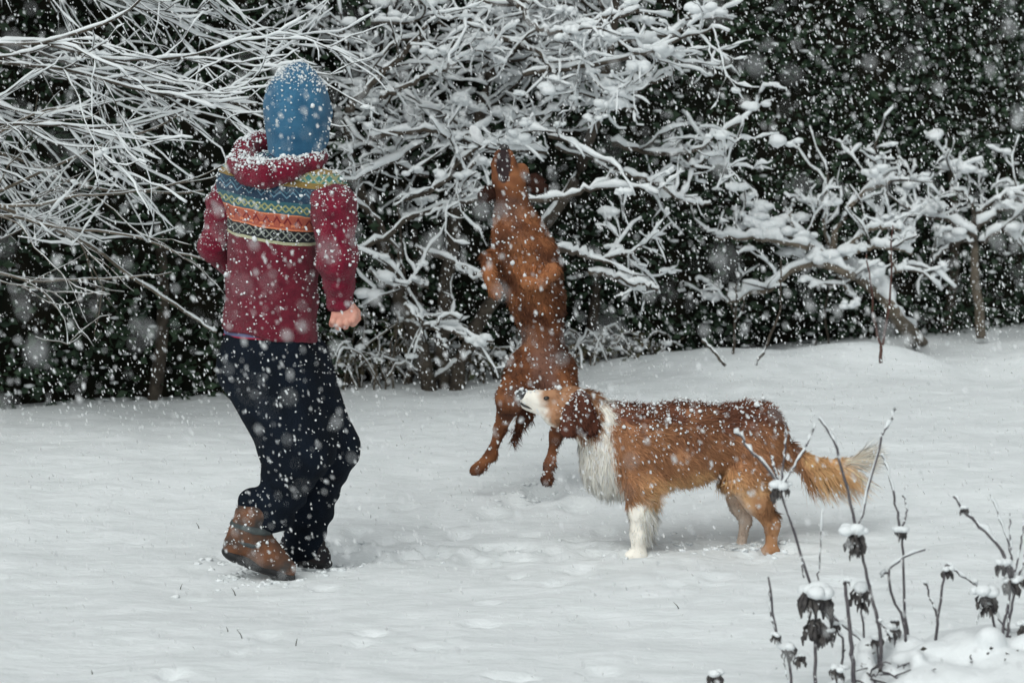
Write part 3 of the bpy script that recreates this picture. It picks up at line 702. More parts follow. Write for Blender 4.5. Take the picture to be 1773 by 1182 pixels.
# hoodie torso with the knitted bands
t = SDF()
t.cap(PP(473, 350), PP(466, 640), m_(84), m_(88), .05, FW, .8)
t.cap(PP(418, 318, .05), PP(560, 336, -.06), m_(42), m_(44), .06)
t.cap(PP(480, 310, 0), PP(500, 290, .02), m_(44), m_(30), .04)
t.half(PP(465, 580), np.array([.16, 0, 1.]) * -1, .006)
t.disp(folds(.004, 3.4, 12)); t.disp(lambda P: .003 * np.sin((P[:, 2] * 1.0 + P[:, 0] * .9) * 60 + 2 * noise(P, 2, 5)) * np.clip((1.0 - P[:, 2]) / .2, 0, 1))
Vt, Qt = t.mesh(.006)
def knit_material():
    m = mat('patterned_fleece', rough=.95, spec=.05, bump=(180, .8, .01), sheen=.15); tr = m.node_tree; bs = tr.nodes['Principled BSDF']
    tc = tr.nodes.new('ShaderNodeTexCoord'); sp = tr.nodes.new('ShaderNodeSeparateXYZ'); tr.links.new(tc.outputs['Object'], sp.inputs[0])
    x, z = N(tr, sp.outputs[0]), N(tr, sp.outputs[2])
    nz = tr.nodes.new('ShaderNodeTexNoise'); nz.inputs['Scale'].default_value = 14; tr.links.new(tc.outputs['Object'], nz.inputs['Vector'])
    wob = (N(tr, nz.outputs['Fac']) - .5) * .012
    c = PP(459, 413); k = YP / FPX
    u = x - float(c[0]); v = z - float(c[2]) + u * .15 + (u * u) * -.25 + wob          # height above the pale hem line of the pattern
    px = lambda n_: n_ * k
    lay = None
    def put(base, fac, col):
        n_ = tr.nodes.new('ShaderNodeMixRGB'); tr.links.new(fac.s, n_.inputs[0])
        if isinstance(base, N): tr.links.new(base.s, n_.inputs[1])
        else: n_.inputs[1].default_value = (*base, 1)
        n_.inputs[2].default_value = (*col, 1); return N(tr, n_.outputs[0])
    zig = lambda per: (u.pp(px(per)))            # triangle wave 0..per
    A = lambda *q: tuple((.82 * alb(*q, 1.15) + .18 * alb(*q, 1.15).mean()))
    # red ground
    n2 = tr.nodes.new('ShaderNodeTexNoise'); n2.inputs['Scale'].default_value = 40; tr.links.new(tc.outputs['Object'], n2.inputs['Vector'])
    lay = put(A(116, 18, 44), N(tr, n2.outputs['Fac']).op('MULTIPLY_ADD', 2., -.6, clamp=True), A(88, 12, 34))
    lay = put(lay, v.between(0, px(5)), A(176, 176, 140))
    lay = put(lay, v.between(px(5), px(24)), A(30, 34, 38))
    dia = lambda v0, per: ((v - px(v0)).abs() - zig(per)).abs()
    lay = put(lay, v.between(px(8), px(22)) * dia(15, 7).lt(px(1.6)), A(126, 132, 124))
    lay = put(lay, v.between(px(24), px(51)), A(172, 78, 54))
    tri = (v - px(29)) - zig(9) * 1.7
    lay = put(lay, v.between(px(29), px(47)) * tri.abs().lt(px(2.6)), A(120, 28, 34))
    lay = put(lay, v.between(px(30), px(34)) * (u.pp(px(9))).lt(px(3.5)), A(214, 120, 70))
    lay = put(lay, v.between(px(24), px(26.5)).op('MAXIMUM', v.between(px(48.5), px(51))), A(214, 120, 70))
    lay = put(lay, v.between(px(51), px(73)), A(46, 96, 108))
    lay = put(lay, v.between(px(54), px(68)) * dia(61, 6).lt(px(2.0)), A(150, 152, 98))
    lay = put(lay, v.between(px(73), px(100)), A(36, 62, 86))
    lay = put(lay, v.between(px(75), px(98)) * ((v - px(80)) - zig(11)).abs().lt(px(1.6)), A(86, 128, 150))
    lay = put(lay, v.between(px(75), px(98)) * ((v - px(88)) - zig(11)).abs().lt(px(1.2)), A(64, 108, 126))
    lay = put(lay, v.between(px(100), px(110)), A(134, 108, 46))
    lay = put(lay, v.between(px(110), px(126)), A(58, 124, 120))
    lay = put(lay, v.between(px(110), px(126)) * dia(118, 9).lt(px(3)), A(146, 148, 104))
    lay = put(lay, v.between(px(126), px(136)), A(140, 112, 48))
    lay = put(lay, v.gt(px(136)), A(40, 96, 112))
    lay = put(lay, v.gt(px(136)) * dia(148, 7).lt(px(2.4)), A(22, 44, 76))
    tr.links.new(lay.s, bs.inputs['Base Color']); return m
M['knit'] = knit_material()
hoodie = link('hoodie', mk_mesh('hoodie', Vt, Qt), M['knit'], person)
specks(hoodie, Vt, Qt, 1500, .0016, wr, -.1)
def sleeve(pts, rad, seed, ys):
    s_ = SDF(); s_.chain(pts, rad, .03)
    s_.disp(folds(.004, 4.5, seed)); s_.disp(lambda P: .003 * np.sin(P[:, 2] * 80 + 3 * noise(P, 3, seed)))
    V_, Q_ = s_.mesh(.006); o = link('sleeve', mk_mesh('sleeve', V_, Q_), M['fleece'], person); specks(o, V_, Q_, 600, .0015, wr, -.2)
    # soft fuzz standing off the fleece
    P, Nn = sample(V_, Q_, 4500, wr); f = fur_mesh(P, Nn, wr.normal(size=P.shape), wr.uniform(.004, .010, len(P)), np.full(len(P), .002), tint(np.tile(alb(116, 24, 48), (len(P), 1)), wr, .25), wr, 1., 1.2)
    link('fuzz', mk_mesh('fuzz', *f), M['fur'], o, 'stuff')
sleeve([PP(560, 338, -.07), PP(578, 360, -.10), PP(584, 452, -.13), PP(588, 520, -.10)], [m_(38), m_(36), m_(32), m_(25)], 41, 0)
sleeve([PP(412, 322, .06), PP(388, 352, .06), PP(371, 430, .05), PP(410, 470, .12)], [m_(34), m_(27), m_(24), m_(20)], 42, 0)
P, Nn = sample(Vt, Qt, 6000, wr, lambda c, nn: (c[:, 2] < PP(460, 425)[2]) + .0)
f = fur_mesh(P, Nn, wr.normal(size=P.shape), wr.uniform(.004, .009, len(P)), np.full(len(P), .002), tint(np.tile(alb(116, 24, 48), (len(P), 1)), wr, .25), wr, 1., 1.2)
link('fuzz', mk_mesh('fuzz', *f), M['fur'], hoodie, 'stuff')
a = Acc(); ph = np.linspace(0, 2 * math.pi, 24); c0 = PP(590, 529, -.10)
a.tube(c0 + np.stack([np.cos(ph) * m_(19), np.sin(ph) * m_(19), .25 * np.cos(ph) * m_(19)], 1), .0035, 6); a.build('wrist_cord', mat('orange_cord', tuple(alb(200, 90, 60)), .8), person)
# hood lying on the back
hd = SDF()
ring = [PP(412, 284, -.05), PP(424, 258, .0), PP(446, 246, .05), PP(480, 242, .07), PP(520, 252, .07), PP(552, 272, .03), PP(540, 284, -.06), PP(500, 292, -.11), PP(458, 300, -.12), PP(426, 300, -.10), PP(412, 284, -.05)]
hd.chain(ring, [m_(q) for q in (15, 15, 15, 14, 14, 13, 15, 17, 19, 17, 15)], .02)
hd.ell(PP(470, 296, -.03), (m_(58), .085, m_(20)), .03, rot=R(-8))
hd.ell(PP(450, 305, -.10), (m_(34), .035, m_(15)), .03)
hd.cap(PP(470, 284, -.01), PP(520, 262, .02), m_(18), m_(14), .02)
hd.disp(folds(.004, 6, 51))
V_, Q_ = hd.mesh(.005); ho = link('hood', mk_mesh('hood', V_, Q_), M['fleece'], person); specks(ho, V_, Q_, 2300, .0019, wr, .1)
P, Nn = sample(V_, Q_, 3000, wr); f = fur_mesh(P, Nn, wr.normal(size=P.shape), wr.uniform(.004, .009, len(P)), np.full(len(P), .002), tint(np.tile(alb(112, 24, 46), (len(P), 1)), wr, .25), wr, 1., 1.2)
link('fuzz', mk_mesh('fuzz', *f), M['fur'], ho, 'stuff')
# blue fleece hat covering head and neck
ht = SDF()
ht.ell(PP(516, 184, .015), (m_(53), .100, m_(70)), .02, rot=R(4)).cap(PP(510, 190, .01), PP(512, 270, .01), m_(48), m_(48), .05)
ht.cap(PP(520, 138, .01), PP(521, 128, .01), m_(22), m_(16), .04)
ht.chain([PP(552, 158, .04), PP(562, 195, .05), PP(556, 240, .05), PP(545, 268, .04)], [m_(10), m_(11), m_(11), m_(12)], .02)
ht.disp(lambda P: .003 * noise(P * np.array([1, 1, .45]), 6, 61, 2))
V_, Q_ = ht.mesh(.005); hat = link('hat', mk_mesh('hat', V_, Q_), M['hat'], person)
P, Nn = sample(V_, Q_, 3500, wr); f = fur_mesh(P, Nn, wr.normal(size=P.shape), wr.uniform(.003, .007, len(P)), np.full(len(P), .002), tint(np.tile(alb(58, 100, 130, 1.1), (len(P), 1)), wr, .2), wr, 1., .8)
link('fuzz', mk_mesh('fuzz', *f), M['fur'], hat, 'stuff'); specks(hat, V_, Q_, 900, .0016, wr, .3)
# boots
def boot(name_pts, dy, mats, seed):
    pts = name_pts; s_ = SDF()
    s_.chain([PP(*pts['top'], dy), PP(*pts['ankle'], dy)], [m_(34), m_(31)], .02)
    s_.cap(PP(*pts['ankle'], dy), PP(*pts['heel'], dy), m_(29), m_(24), .02)
    s_.chain([PP(*pts['ankle'], dy), PP(*pts['vamp'], dy), PP(*pts['toe'], dy - .01)], [m_(30), m_(27), m_(19)], .025)
    s_.disp(folds(.003, 6, seed))
    V_, Q_ = s_.mesh(.005); o = link('boot', mk_mesh('boot', V_, Q_), mats[0], person)
    s2 = SDF(); h_, t_ = PP(*pts['sole0'], dy), PP(*pts['sole1'], dy - .01); ax = t_ - h_; ax /= np.linalg.norm(ax); up_ = np.cross(ax, np.array([0, 1., 0])); up_ *= np.sign(up_[2])
    s2.chain([h_, h_ * .6 + t_ * .4, t_], [m_(26), m_(24), m_(21)], .02, up_, .5)
    V_, Q_ = s2.mesh(.005); link('sole', mk_mesh('sole', V_, Q_), M['sole'], o)
    for (p, q, w_) in pts['straps']:
        a = Acc(); c = (PP(*p, dy) + PP(*q, dy)) / 2; e = (PP(*q, dy) - PP(*p, dy)) / 2; ph = np.linspace(0, 2 * math.pi, 26)
        a.tube(c + np.outer(np.cos(ph), e) + np.outer(np.sin(ph), np.array([0, 1., 0])) * np.linalg.norm(e) * .92, m_(w_), 6); a.build('strap', mats[1], o)
    specks(o, *s_.mesh(.008), 160, .0024, wr, -.5)
    return o
boot(dict(top=(440, 893), ankle=(430, 925), heel=(408, 944), vamp=(462, 963), toe=(494, 984), sole0=(408, 960), sole1=(492, 994),
          straps=[((404, 905), (468, 918), 7), ((400, 926), (462, 945), 6), ((446, 978), (480, 950), 5), ((470, 986), (500, 966), 4)]), -.09, (M['leather'], M['boot_grey']), 71)
boot(dict(top=(527, 905), ankle=(525, 935), heel=(506, 948), vamp=(540, 955), toe=(556, 966), sole0=(508, 966), sole1=(556, 974),
          straps=[((494, 915), (560, 920), 5)]), .15, (M['boot_dark'], M['boot_grey']), 72)
a = Acc(); a.tube(np.array([PP(553, 932, .14), PP(558, 920, .14), PP(559, 907, .14), PP(556, 898, .14)]), [.010, .011, .010, .007], 7); a.build('boot_tab', M['leather'], person)

# ------------------------------------------------------------------ standing dog
def DP(px, py, dy=0.): return at(px, py, 8.29 + (px - 1105) / 240 * .12 + dy)
md = 8.33 / FPX; d_ = lambda r: r * md
NY = np.array([0, 1., 0])
dog = thing('standing_dog', 'brown and white long-haired dog standing in profile with snow on its back', 'dog', tuple(DP(1200, 960)))
dr = np.random.default_rng(7)
s = SDF()
s.chain([DP(1105, 780), DP(1180, 766), DP(1295, 750)], [d_(74), d_(63), d_(50)], .05, NY, .85)
s.ell(DP(1315, 756), (d_(46), .088, d_(56)), .05)
s.chain([DP(1085, 772), DP(1022, 722)], [d_(66), d_(43)], .05, NY, .8)
s.ell(DP(1048, 794), (d_(40), .085, d_(54)), .05, rot=R(-20))
s.ell(DP(988, 702), (d_(38), .058, d_(34)), .03, rot=R(-8)).ell(DP(957, 684, -.018), (d_(12), .016, d_(10)), .012).ell(DP(957, 684, .018), (d_(12), .016, d_(10)), .012).ell(DP(966, 716), (d_(27), .05, d_(24)), .02)
s.chain([DP(958, 698), DP(935, 692), DP(912, 688)], [d_(20), d_(15.5), d_(13)], .016, NY, .85).cap(DP(962, 716), DP(910, 701), d_(14), d_(8), .010, NY, .85)
for sg in (-1, 1):
    s.chain([DP(1112, 835, sg * .06), DP(1110, 885, sg * .06), DP(1107, 925, sg * .06), DP(1106, 958, sg * .06)], [d_(36), d_(20), d_(13), d_(13)], .03)
    s.ell(DP(1100, 962, sg * .06), (d_(20), .024, d_(11)), .015)
s.ell(DP(1304, 788, -.055), (d_(44), .05, d_(50)), .04, rot=R(15))
s.chain([DP(1288, 828, -.06), DP(1310, 866, -.065), DP(1337, 908, -.065), DP(1335, 950, -.065)], [d_(34), d_(23), d_(12), d_(10)], .022).ell(DP(1333, 954, -.065), (d_(18), .022, d_(10)), .015)
s.ell(DP(1288, 790, .05), (d_(42), .05, d_(50)), .04)
s.chain([DP(1270, 835, .06), DP(1280, 875, .065), DP(1291, 900, .065), DP(1282, 950, .065)], [d_(26), d_(15), d_(9), d_(9)], .022).ell(DP(1275, 953, .065), (d_(18), .022, d_(10)), .015)
s.chain([DP(1360, 785), DP(1400, 802), DP(1450, 806), DP(1490, 792)], [d_(22), d_(13), d_(9), d_(5)], .02)
Vd, Qd = s.mesh(.0055)
CREAM, RUST, DARK, GOLD, TAN, EARC = np.array([.93, .88, .80]), alb(152, 110, 80, 1.45), alb(108, 70, 55, 1.4), alb(200, 160, 118, 1.5), alb(158, 118, 90, 1.2), alb(88, 52, 40, 1.35)
def dog_col(P, r=None):
    u, v = project(P); nzv = noise(P, 9, 91, 2) * 16; n2 = noise(P, 30, 92) * 8
    C = np.tile(RUST, (len(P), 1))
    def over(maskv, c):
        nonlocal C; mk = np.clip(maskv, 0, 1)[:, None]; C = C * (1 - mk) + c * mk
    over(sst(800, 700, v + nzv * 2.2 + n2), DARK)
    over(sst(800, 850, v + nzv) * sst(1080, 1150, u), GOLD)
    over(sst(842, 868, v + nzv + .25 * np.clip(u - 1180, -60, 0)) * (u < 1275) * (u > 1145), CREAM)
    over((sst(868, 884, v + nzv) * (u < 1190)), CREAM)
    over(sst(1072, 1058, u + nzv * .6 + n2 - .10 * (v - 780)), CREAM)                                   # collar and chest
    over(sst(1300, 1275, u + nzv) * sst(840, 870, v) * sst(1240, 1250, u), CREAM * .35 + RUST * .6)
    over(sst(870, 890, v + nzv) * (u > 1240) * sst(1330, 1300, u - (v - 900) * .5), CREAM * .45 + RUST * .45)
    hm = sst(1046, 1034, u + n2) * sst(757, 747, v + n2 + .1 * (1000 - u))
    over(hm, RUST * .7)
    over(hm * sst(1012, 985, u), TAN)
    over(hm * sst(948, 926, u + n2 * .6 - (v - 690) * .35), CREAM)
    over(sst(0, 1, (u < 1040) * (v - 700 - (u - 905) * .74 + 6) / 10) * (u < 990), CREAM)      # throat
    over(sst(668, 672, v) * sst(676, 671, v) * (u < 1005) * (u > 950), TAN)
    over(sst(840, 870, v) * sst(1285, 1310, u - (v - 870) * .3) * (u < 1375), RUST * .7 + GOLD * .1)
    over(sst(1380, 1400, u), GOLD * .95)
    over(sst(1440, 1478, u + nzv * .5), CREAM)
    return C
link('body', mk_mesh('body', Vd, Qd, None, dog_col(Vd)), M['skin_under'], dog)
def dog_w(c, nn):
    u, v = project(c); return np.where(u < 1000, 3.5, 1.) * np.where(nn[:, 1] > .55, .25, 1)
P, Nn = sample(Vd, Qd, 60000, dr, dog_w); u, v = project(P)
D = np.tile(np.array([.75, 0, -.65]), (len(P), 1))
D[u < 1060] = (.45, 0, -.9); D[u < 1000] = (.9, 0, -.35); D[v > 868] = (.12, 0, -1); D[u > 1370] = (.30, 0, -1); D[u > 1440] = (.8, 0, -.5); D[u > 1462] = (1, 0, .3)
D[(v < 745) & (u > 1060) & (u < 1340)] = (.8, .2, -.2)
L = np.full(len(P), .030); L[u < 1075] = .034; L[(u < 1075) & (v > 790)] = .042; L[u < 1045] = .02; L[u < 1008] = .012; L[u < 958] = .007
L[(u < 1050) & (v > 765)] = .042
L[(v > 815) & (u > 1130) & (u < 1260)] = .040; L[(v > 870)] = .011; L[(v > 840) & (u > 1240)] = .009; L[(v > 880) & (u > 1112) & (u < 1150)] = .045; L[(v > 800) & (v < 890) & (u > 1325)] = .03; L[v > 925] = .007
L[(v < 750) & (u > 1075) & (u < 1360)] = .026
L[u > 1385] = .02; L[(u > 1040) & (u < 1085)] = .016; L[(u < 1075) & (v > 770)] = .016
L *= dr.uniform(.6, 1.35, len(L))
back_ = (v < 755) & (u > 1060) & (u < 1370)
W = np.where(u < 1000, .0018, .0030) * dr.uniform(.7, 1.3, len(P))
cl = np.stack([noise(P, 14, 71 + k) for k in range(3)], 1) * .28; cl[back_] *= 2.2; cl[u < 1010] *= .3
lift = np.where(u < 1005, .12, .33) + np.where(back_, .35, 0)
sag = np.where(u > 1385, np.where(u > 1455, -.1, .5), .35)
Cf = tint(dog_col(P), dr, .16)
f = fur_mesh(P, Nn, D, L, W, Cf, dr, .22, lift[:, None], 0., cl); fv = f[0].reshape(-1, 5, 3); fv[:, 4, 2] -= sag * L * .25; fv[:, 4, 2] += 0
link('coat', mk_mesh('coat', fv.reshape(-1, 3), *f[1:]), M['fur'], dog, 'stuff')
specks(dog, Vd, Qd, 1300, .0020, dr, .1, wfun=lambda c: np.where((project(c)[0] > 1060) & (project(c)[0] < 1380), 1., .22) * np.where(project(c)[1] < 770, 1, .2), offset=.016)
# long locks: tail plume, ruff and chest, belly fringe, leg feathers
PL, NL, DL, LL, SG = [], [], [], [], []
tc_ = smooth_path([DP(1380, 795), DP(1410, 803), DP(1450, 806), DP(1485, 796)], 60)
for k in range(3000):
    f_ = dr.random() ** .85; q = tc_[min(59, int(f_ * 60))]; a_ = dr.uniform(0, 6.283); nn_ = np.array([0, math.cos(a_), math.sin(a_)])
    PL.append(q + nn_ * .008); NL.append(nn_)
    if f_ > .78: DL.append((1, dr.normal(0, .08), dr.normal(.12, .22))); LL.append(dr.uniform(.05, .12)); SG.append(-.1)
    else: DL.append((.45 + .6 * f_, dr.normal(0, .12), -.9 + .45 * f_)); LL.append(dr.uniform(.05, .165) * (1 if nn_[2] < .3 else .5)); SG.append(.2)
PL, NL, DL, LL, SG = map(np.array, (PL, NL, DL, LL, SG))
CL = tint(dog_col(PL), dr, .14); tip_ = sst(.0, .05, PL[:, 0] - DP(1462, 800)[0])[:, None]; CL = CL * (1 - tip_) + CREAM * tip_
f = [locks(PL, NL, DL, LL, np.full(len(PL), .0020), CL, dr, .28, SG[:, None] * np.array([[0, 0, 1.]]), .25)]
def region(n_, cond, dvec, l0, l1, wave=.35, sg=.25):
    P, Nn = sample(Vd, Qd, n_, dr, lambda c, nn: (cond(*project(c)) & (nn[:, 1] < .5)) + 1e-9); D = np.tile(np.array(dvec, float), (len(P), 1)); D = D - .8 * (D * Nn).sum(1)[:, None] * Nn
    f.append(locks(P, Nn, D, dr.uniform(l0, l1, len(P)), np.full(len(P), .0026), tint(dog_col(P), dr, .12), dr, wave, np.full((len(P), 1), sg) * np.array([[0, 0, 1.]]), .10))
region(4200, lambda u, v: (u > 1000) & (u < 1085) & (v > 735) & (v < 880), (.1, -.1, -1), .026, .060)
region(1500, lambda u, v: (u > 1030) & (u < 1085) & (v < 760), (.5, 0, -.8), .018, .034)
region(2600, lambda u, v: (u > 1130) & (u < 1255) & (v > 800), (.45, 0, -1), .022, .044)
region(1100, lambda u, v: (u > 1112) & (u < 1150) & (v > 860) & (v < 935), (.5, 0, -1), .02, .042)
region(1100, lambda u, v: (u > 1325) & (u < 1375) & (v > 790) & (v < 890), (.5, 0, -1), .02, .045)
V_ = []; Q_ = []; C_ = []; N_ = []; off = 0
for q in f: V_.append(q[0]); Q_.append(q[1] + off); C_.append(q[3]); N_.append(q[5]); off += len(q[0])
link('feathering', mk_mesh('feathering', np.concatenate(V_), np.concatenate(Q_), None, np.concatenate(C_), True, np.concatenate(N_)), M['fur'], dog, 'stuff')
# ears, nose, eye
for sg in (-1, 1):
    e = SDF(); e.chain([DP(1004, 690, sg * .052), DP(1000, 715, sg * .068), DP(982, 742, sg * .072)], [d_(15), d_(24), d_(15)], .02, NY, .32)
    e.cap(DP(1006, 700, sg * .06), DP(1022, 735, sg * .068), d_(16), d_(16), .02, NY, .4)
    Ve, Qe = e.mesh(.004); eo = link('ear', mk_mesh('ear', Ve, Qe, None, np.tile(EARC * .8, (len(Ve), 1))), M['skin_under'], dog)
    P, Nn = sample(Ve, Qe, 3000, dr); u, v = project(P); Lq = np.where(u < 990, .010, .022) * dr.uniform(.6, 1.3, len(P))
    f = fur_mesh(P, Nn, np.tile(np.array([.25, 0, -1.]), (len(P), 1)), Lq, np.full(len(P), .0026), tint(np.tile(EARC, (len(P), 1)), dr, .25), dr, .25, .2, 0, np.stack([noise(P, 16, 75 + k) for k in range(3)], 1) * .25)
    link('ear_hair', mk_mesh('ear_hair', *f), M['fur'], eo, 'stuff')
    specks(eo, Ve, Qe, 120, .0022, dr, -.2)
    e = SDF(); e.ell(DP(946, 689, sg * .031), (d_(5.2), .007, d_(3.6)), .003, rot=R(12)); Ve, Qe = e.mesh(.0016); link('eye', mk_mesh('eye', Ve, Qe), M['eye'], dog)
e = SDF(); e.ell(DP(902, 684), (d_(8.5), .016, d_(8)), .004).ell(DP(906, 680), (d_(8), .013, d_(5)), .006).sub(DP(896, 685, -.008), (.005, .004, .004), .002)
Ve, Qe = e.mesh(.0018); nose_o = link('nose', mk_mesh('nose', Ve, Qe), M['nose'], dog); specks(nose_o, Ve, Qe, 25, .003, dr, .3)
a = Acc(); a.tube(np.array([DP(902, 698, -.004), DP(908, 702, -.015), DP(914, 704.5, -.019), DP(921, 708, -.022)]), [.004, .0042, .003, .001], 5); a.build('lip', M['nose'], dog)

# ------------------------------------------------------------------ leaping dog
YJ = 9.0
def JP(px, py, dy=0.): return at(px, py, YJ + dy)
mj = YJ / FPX; j_ = lambda r: r * mj
jd = thing('leaping_dog', 'red-brown dog leaping upright with its head thrown back towards the snowball', 'dog', tuple(JP(930, 838)))
jr = np.random.default_rng(17)
s = SDF()
s.chain([JP(900, 420), JP(916, 470), JP(930, 520), JP(943, 598)], [j_(45), j_(47), j_(42), j_(35)], .05, NY, 1.05)
s.ell(JP(940, 636, .01), (j_(43), .09, j_(38)), .045)
s.ell(JP(893, 430, -.04), (j_(30), .07, j_(50)), .04, rot=R(10)).ell(JP(938, 440, -.02), (j_(26), .08, j_(44)), .04, rot=R(12))
s.chain([JP(884, 350, .01), JP(893, 385, .01), JP(900, 425, .0)], [j_(28), j_(33), j_(41)], .04)
s.ell(JP(885, 322, .02), (j_(31), .072, j_(30)), .03).ell(JP(902, 298, .03), (j_(14), .03, j_(16)), .025)
s.chain([JP(877, 312, .0), JP(873, 268, .01)], [j_(23), j_(14)], .02)
s.chain([JP(862, 312, -.015), JP(860, 285, -.012), JP(862, 268, -.004)], [j_(11), j_(9.5), j_(7)], .008).chain([JP(887, 310, -.015), JP(886, 285, -.012), JP(883, 268, -.004)], [j_(11), j_(9), j_(7)], .008)
s.chain([JP(878, 432, -.06), JP(845, 449, -.11), JP(848, 480, -.14), JP(858, 502, -.13)], [j_(18), j_(12), j_(10), j_(13)], .014)
s.chain([JP(940, 440, -.06), JP(958, 470, -.10), JP(935, 490, -.135), JP(912, 490, -.14)], [j_(18), j_(12), j_(10), j_(12)], .014)
s.chain([JP(912, 640, .0), JP(884, 690, -.09), JP(866, 742, .0), JP(850, 788, -.01), JP(824, 812, -.03)], [j_(37), j_(23), j_(9), j_(7.5), j_(9)], .03)
s.chain([JP(966, 645, .0), JP(976, 700, -.08), JP(963, 752, .0), JP(951, 805, -.02), JP(947, 832, -.05)], [j_(35), j_(24), j_(9), j_(7.5), j_(9)], .03)
s.ell(JP(828, 812, -.03), (j_(16), .024, j_(9)), .012, rot=R(25)).ell(JP(947, 830, -.055), (j_(11), .028, j_(10)), .012)
s.sub(JP(872, 287, -.052), (j_(9.5), .022, j_(29)), .006)
s.chain([JP(935, 680, .09), JP(908, 720, .11), JP(888, 764, .10)], [j_(11), j_(10), j_(4)], .02)
Vj, Qj = s.mesh(.006)
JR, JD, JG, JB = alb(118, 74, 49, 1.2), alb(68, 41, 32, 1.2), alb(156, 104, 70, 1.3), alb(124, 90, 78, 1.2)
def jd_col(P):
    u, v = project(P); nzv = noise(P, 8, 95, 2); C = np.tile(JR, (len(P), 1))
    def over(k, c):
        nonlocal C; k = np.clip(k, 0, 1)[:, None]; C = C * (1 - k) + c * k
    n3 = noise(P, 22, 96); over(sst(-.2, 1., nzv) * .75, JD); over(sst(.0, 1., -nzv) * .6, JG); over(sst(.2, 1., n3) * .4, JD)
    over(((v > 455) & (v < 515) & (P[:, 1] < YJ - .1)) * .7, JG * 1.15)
    over(sst(.02, .09, P[:, 1] - YJ) * .6, JD); over(sst(945, 985, u) * sst(420, 500, v) * sst(680, 620, v) * .5, JD)  # contour shading painted into the coat: far parts and right flank darker
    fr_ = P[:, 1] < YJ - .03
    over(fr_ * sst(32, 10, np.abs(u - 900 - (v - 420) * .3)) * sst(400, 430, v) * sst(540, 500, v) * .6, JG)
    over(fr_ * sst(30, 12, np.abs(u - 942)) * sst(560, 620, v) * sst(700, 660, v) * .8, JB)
    over(sst(1.1, .85, ((u - 872) / 12.5) ** 2 + ((v - 286) / 32) ** 2) * (P[:, 1] < YJ + .01), np.array([.035, .022, .024]))      # dark inside of the open mouth, painted into the coat colour
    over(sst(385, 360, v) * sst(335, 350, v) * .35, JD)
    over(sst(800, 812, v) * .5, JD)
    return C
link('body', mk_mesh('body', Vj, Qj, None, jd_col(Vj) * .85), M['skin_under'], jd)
P, Nn = sample(Vj, Qj, 36000, jr, lambda c, nn: np.where(nn[:, 1] > .5, .25, 1.)); u, v = project(P)
D = np.tile(np.array([.15, 0, -1.]), (len(P), 1)); D[(u < 880) & (v > 640)] = (-.35, 0, -.9)
L = np.full(len(P), .015); L[v < 400] = .014; L[v < 345] = .008; L[v < 320] = .004; L[(v > 420) & (v < 560)] = .019; L[(v > 560) & (v < 660) & (u > 910) & (u < 975)] = .010; L[v > 690] = .008
tail_ = P[:, 1] > YJ + .07; L[tail_ & (v > 690)] = .035
rear = (v > 740) & (Nn[:, 0] > .5); L[rear] = .018
pawf = (v > 470) & (v < 505) & (P[:, 1] < YJ - .09); L[pawf] = .013
L *= jr.uniform(.6, 1.35, len(L))
cl = np.stack([noise(P, 13, 81 + k) for k in range(3)], 1) * .25
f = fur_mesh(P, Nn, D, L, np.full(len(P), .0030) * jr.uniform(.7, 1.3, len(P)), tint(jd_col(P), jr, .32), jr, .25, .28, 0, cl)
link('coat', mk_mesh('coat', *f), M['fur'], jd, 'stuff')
specks(jd, Vj, Qj, 500, .0020, jr, -.6)
for pts, rad in (([JP(862, 330, .0), JP(848, 336, -.01), JP(838, 340, -.015)], [10, 12, 9]), ([JP(908, 318, .01), JP(925, 318, -.01), JP(937, 325, -.02)], [13, 15, 10])):
    e = SDF(); e.chain(pts, [j_(q) for q in rad], .02, NY, .5); Ve, Qe = e.mesh(.0045)
    eo = link('ear', mk_mesh('ear', Ve, Qe, None, np.tile(JD * .6, (len(Ve), 1))), M['skin_under'], jd)
    P, Nn = sample(Ve, Qe, 1600, jr); f = fur_mesh(P, Nn, np.tile(pts[2] - pts[0], (len(P), 1)) / .05 + np.array([0, 0, -.4]), .015 * jr.uniform(.6, 1.4, len(P)), np.full(len(P), .0028), tint(np.tile(JD * .8, (len(P), 1)), jr, .25), jr, .3, .25)
    link('ear_hair', mk_mesh('ear_hair', *f), M['fur'], eo, 'stuff')
e = SDF(); e.ell(JP(873, 257, .005), (j_(9), .017, j_(7)), .004); Ve, Qe = e.mesh(.002); link('nose', mk_mesh('nose', Ve, Qe), M['nose'], jd)
e = SDF(); e.ell(JP(908, 290, .02), (j_(4), .006, j_(4)), .003); Ve, Qe = e.mesh(.002); link('eye', mk_mesh('eye', Ve, Qe), M['eye'], jd)

# ------------------------------------------------------------------ thrown snowball
V_, T_ = ICO2; q = V_ * np.array([.020, .020, .030]); q = q * (1 + .38 * noise(V_, .55, 44, 2))[:, None]; q[:, 0] += q[:, 2] * -.35
o = link('snowball', mk_mesh('snowball', q, None, T_, None, False), M['flake']); o.location = tuple(at(825, 234, 8.95))
o['label'] = 'irregular lump of snow flying above the nose of the leaping dog'; o['category'] = 'snowball'

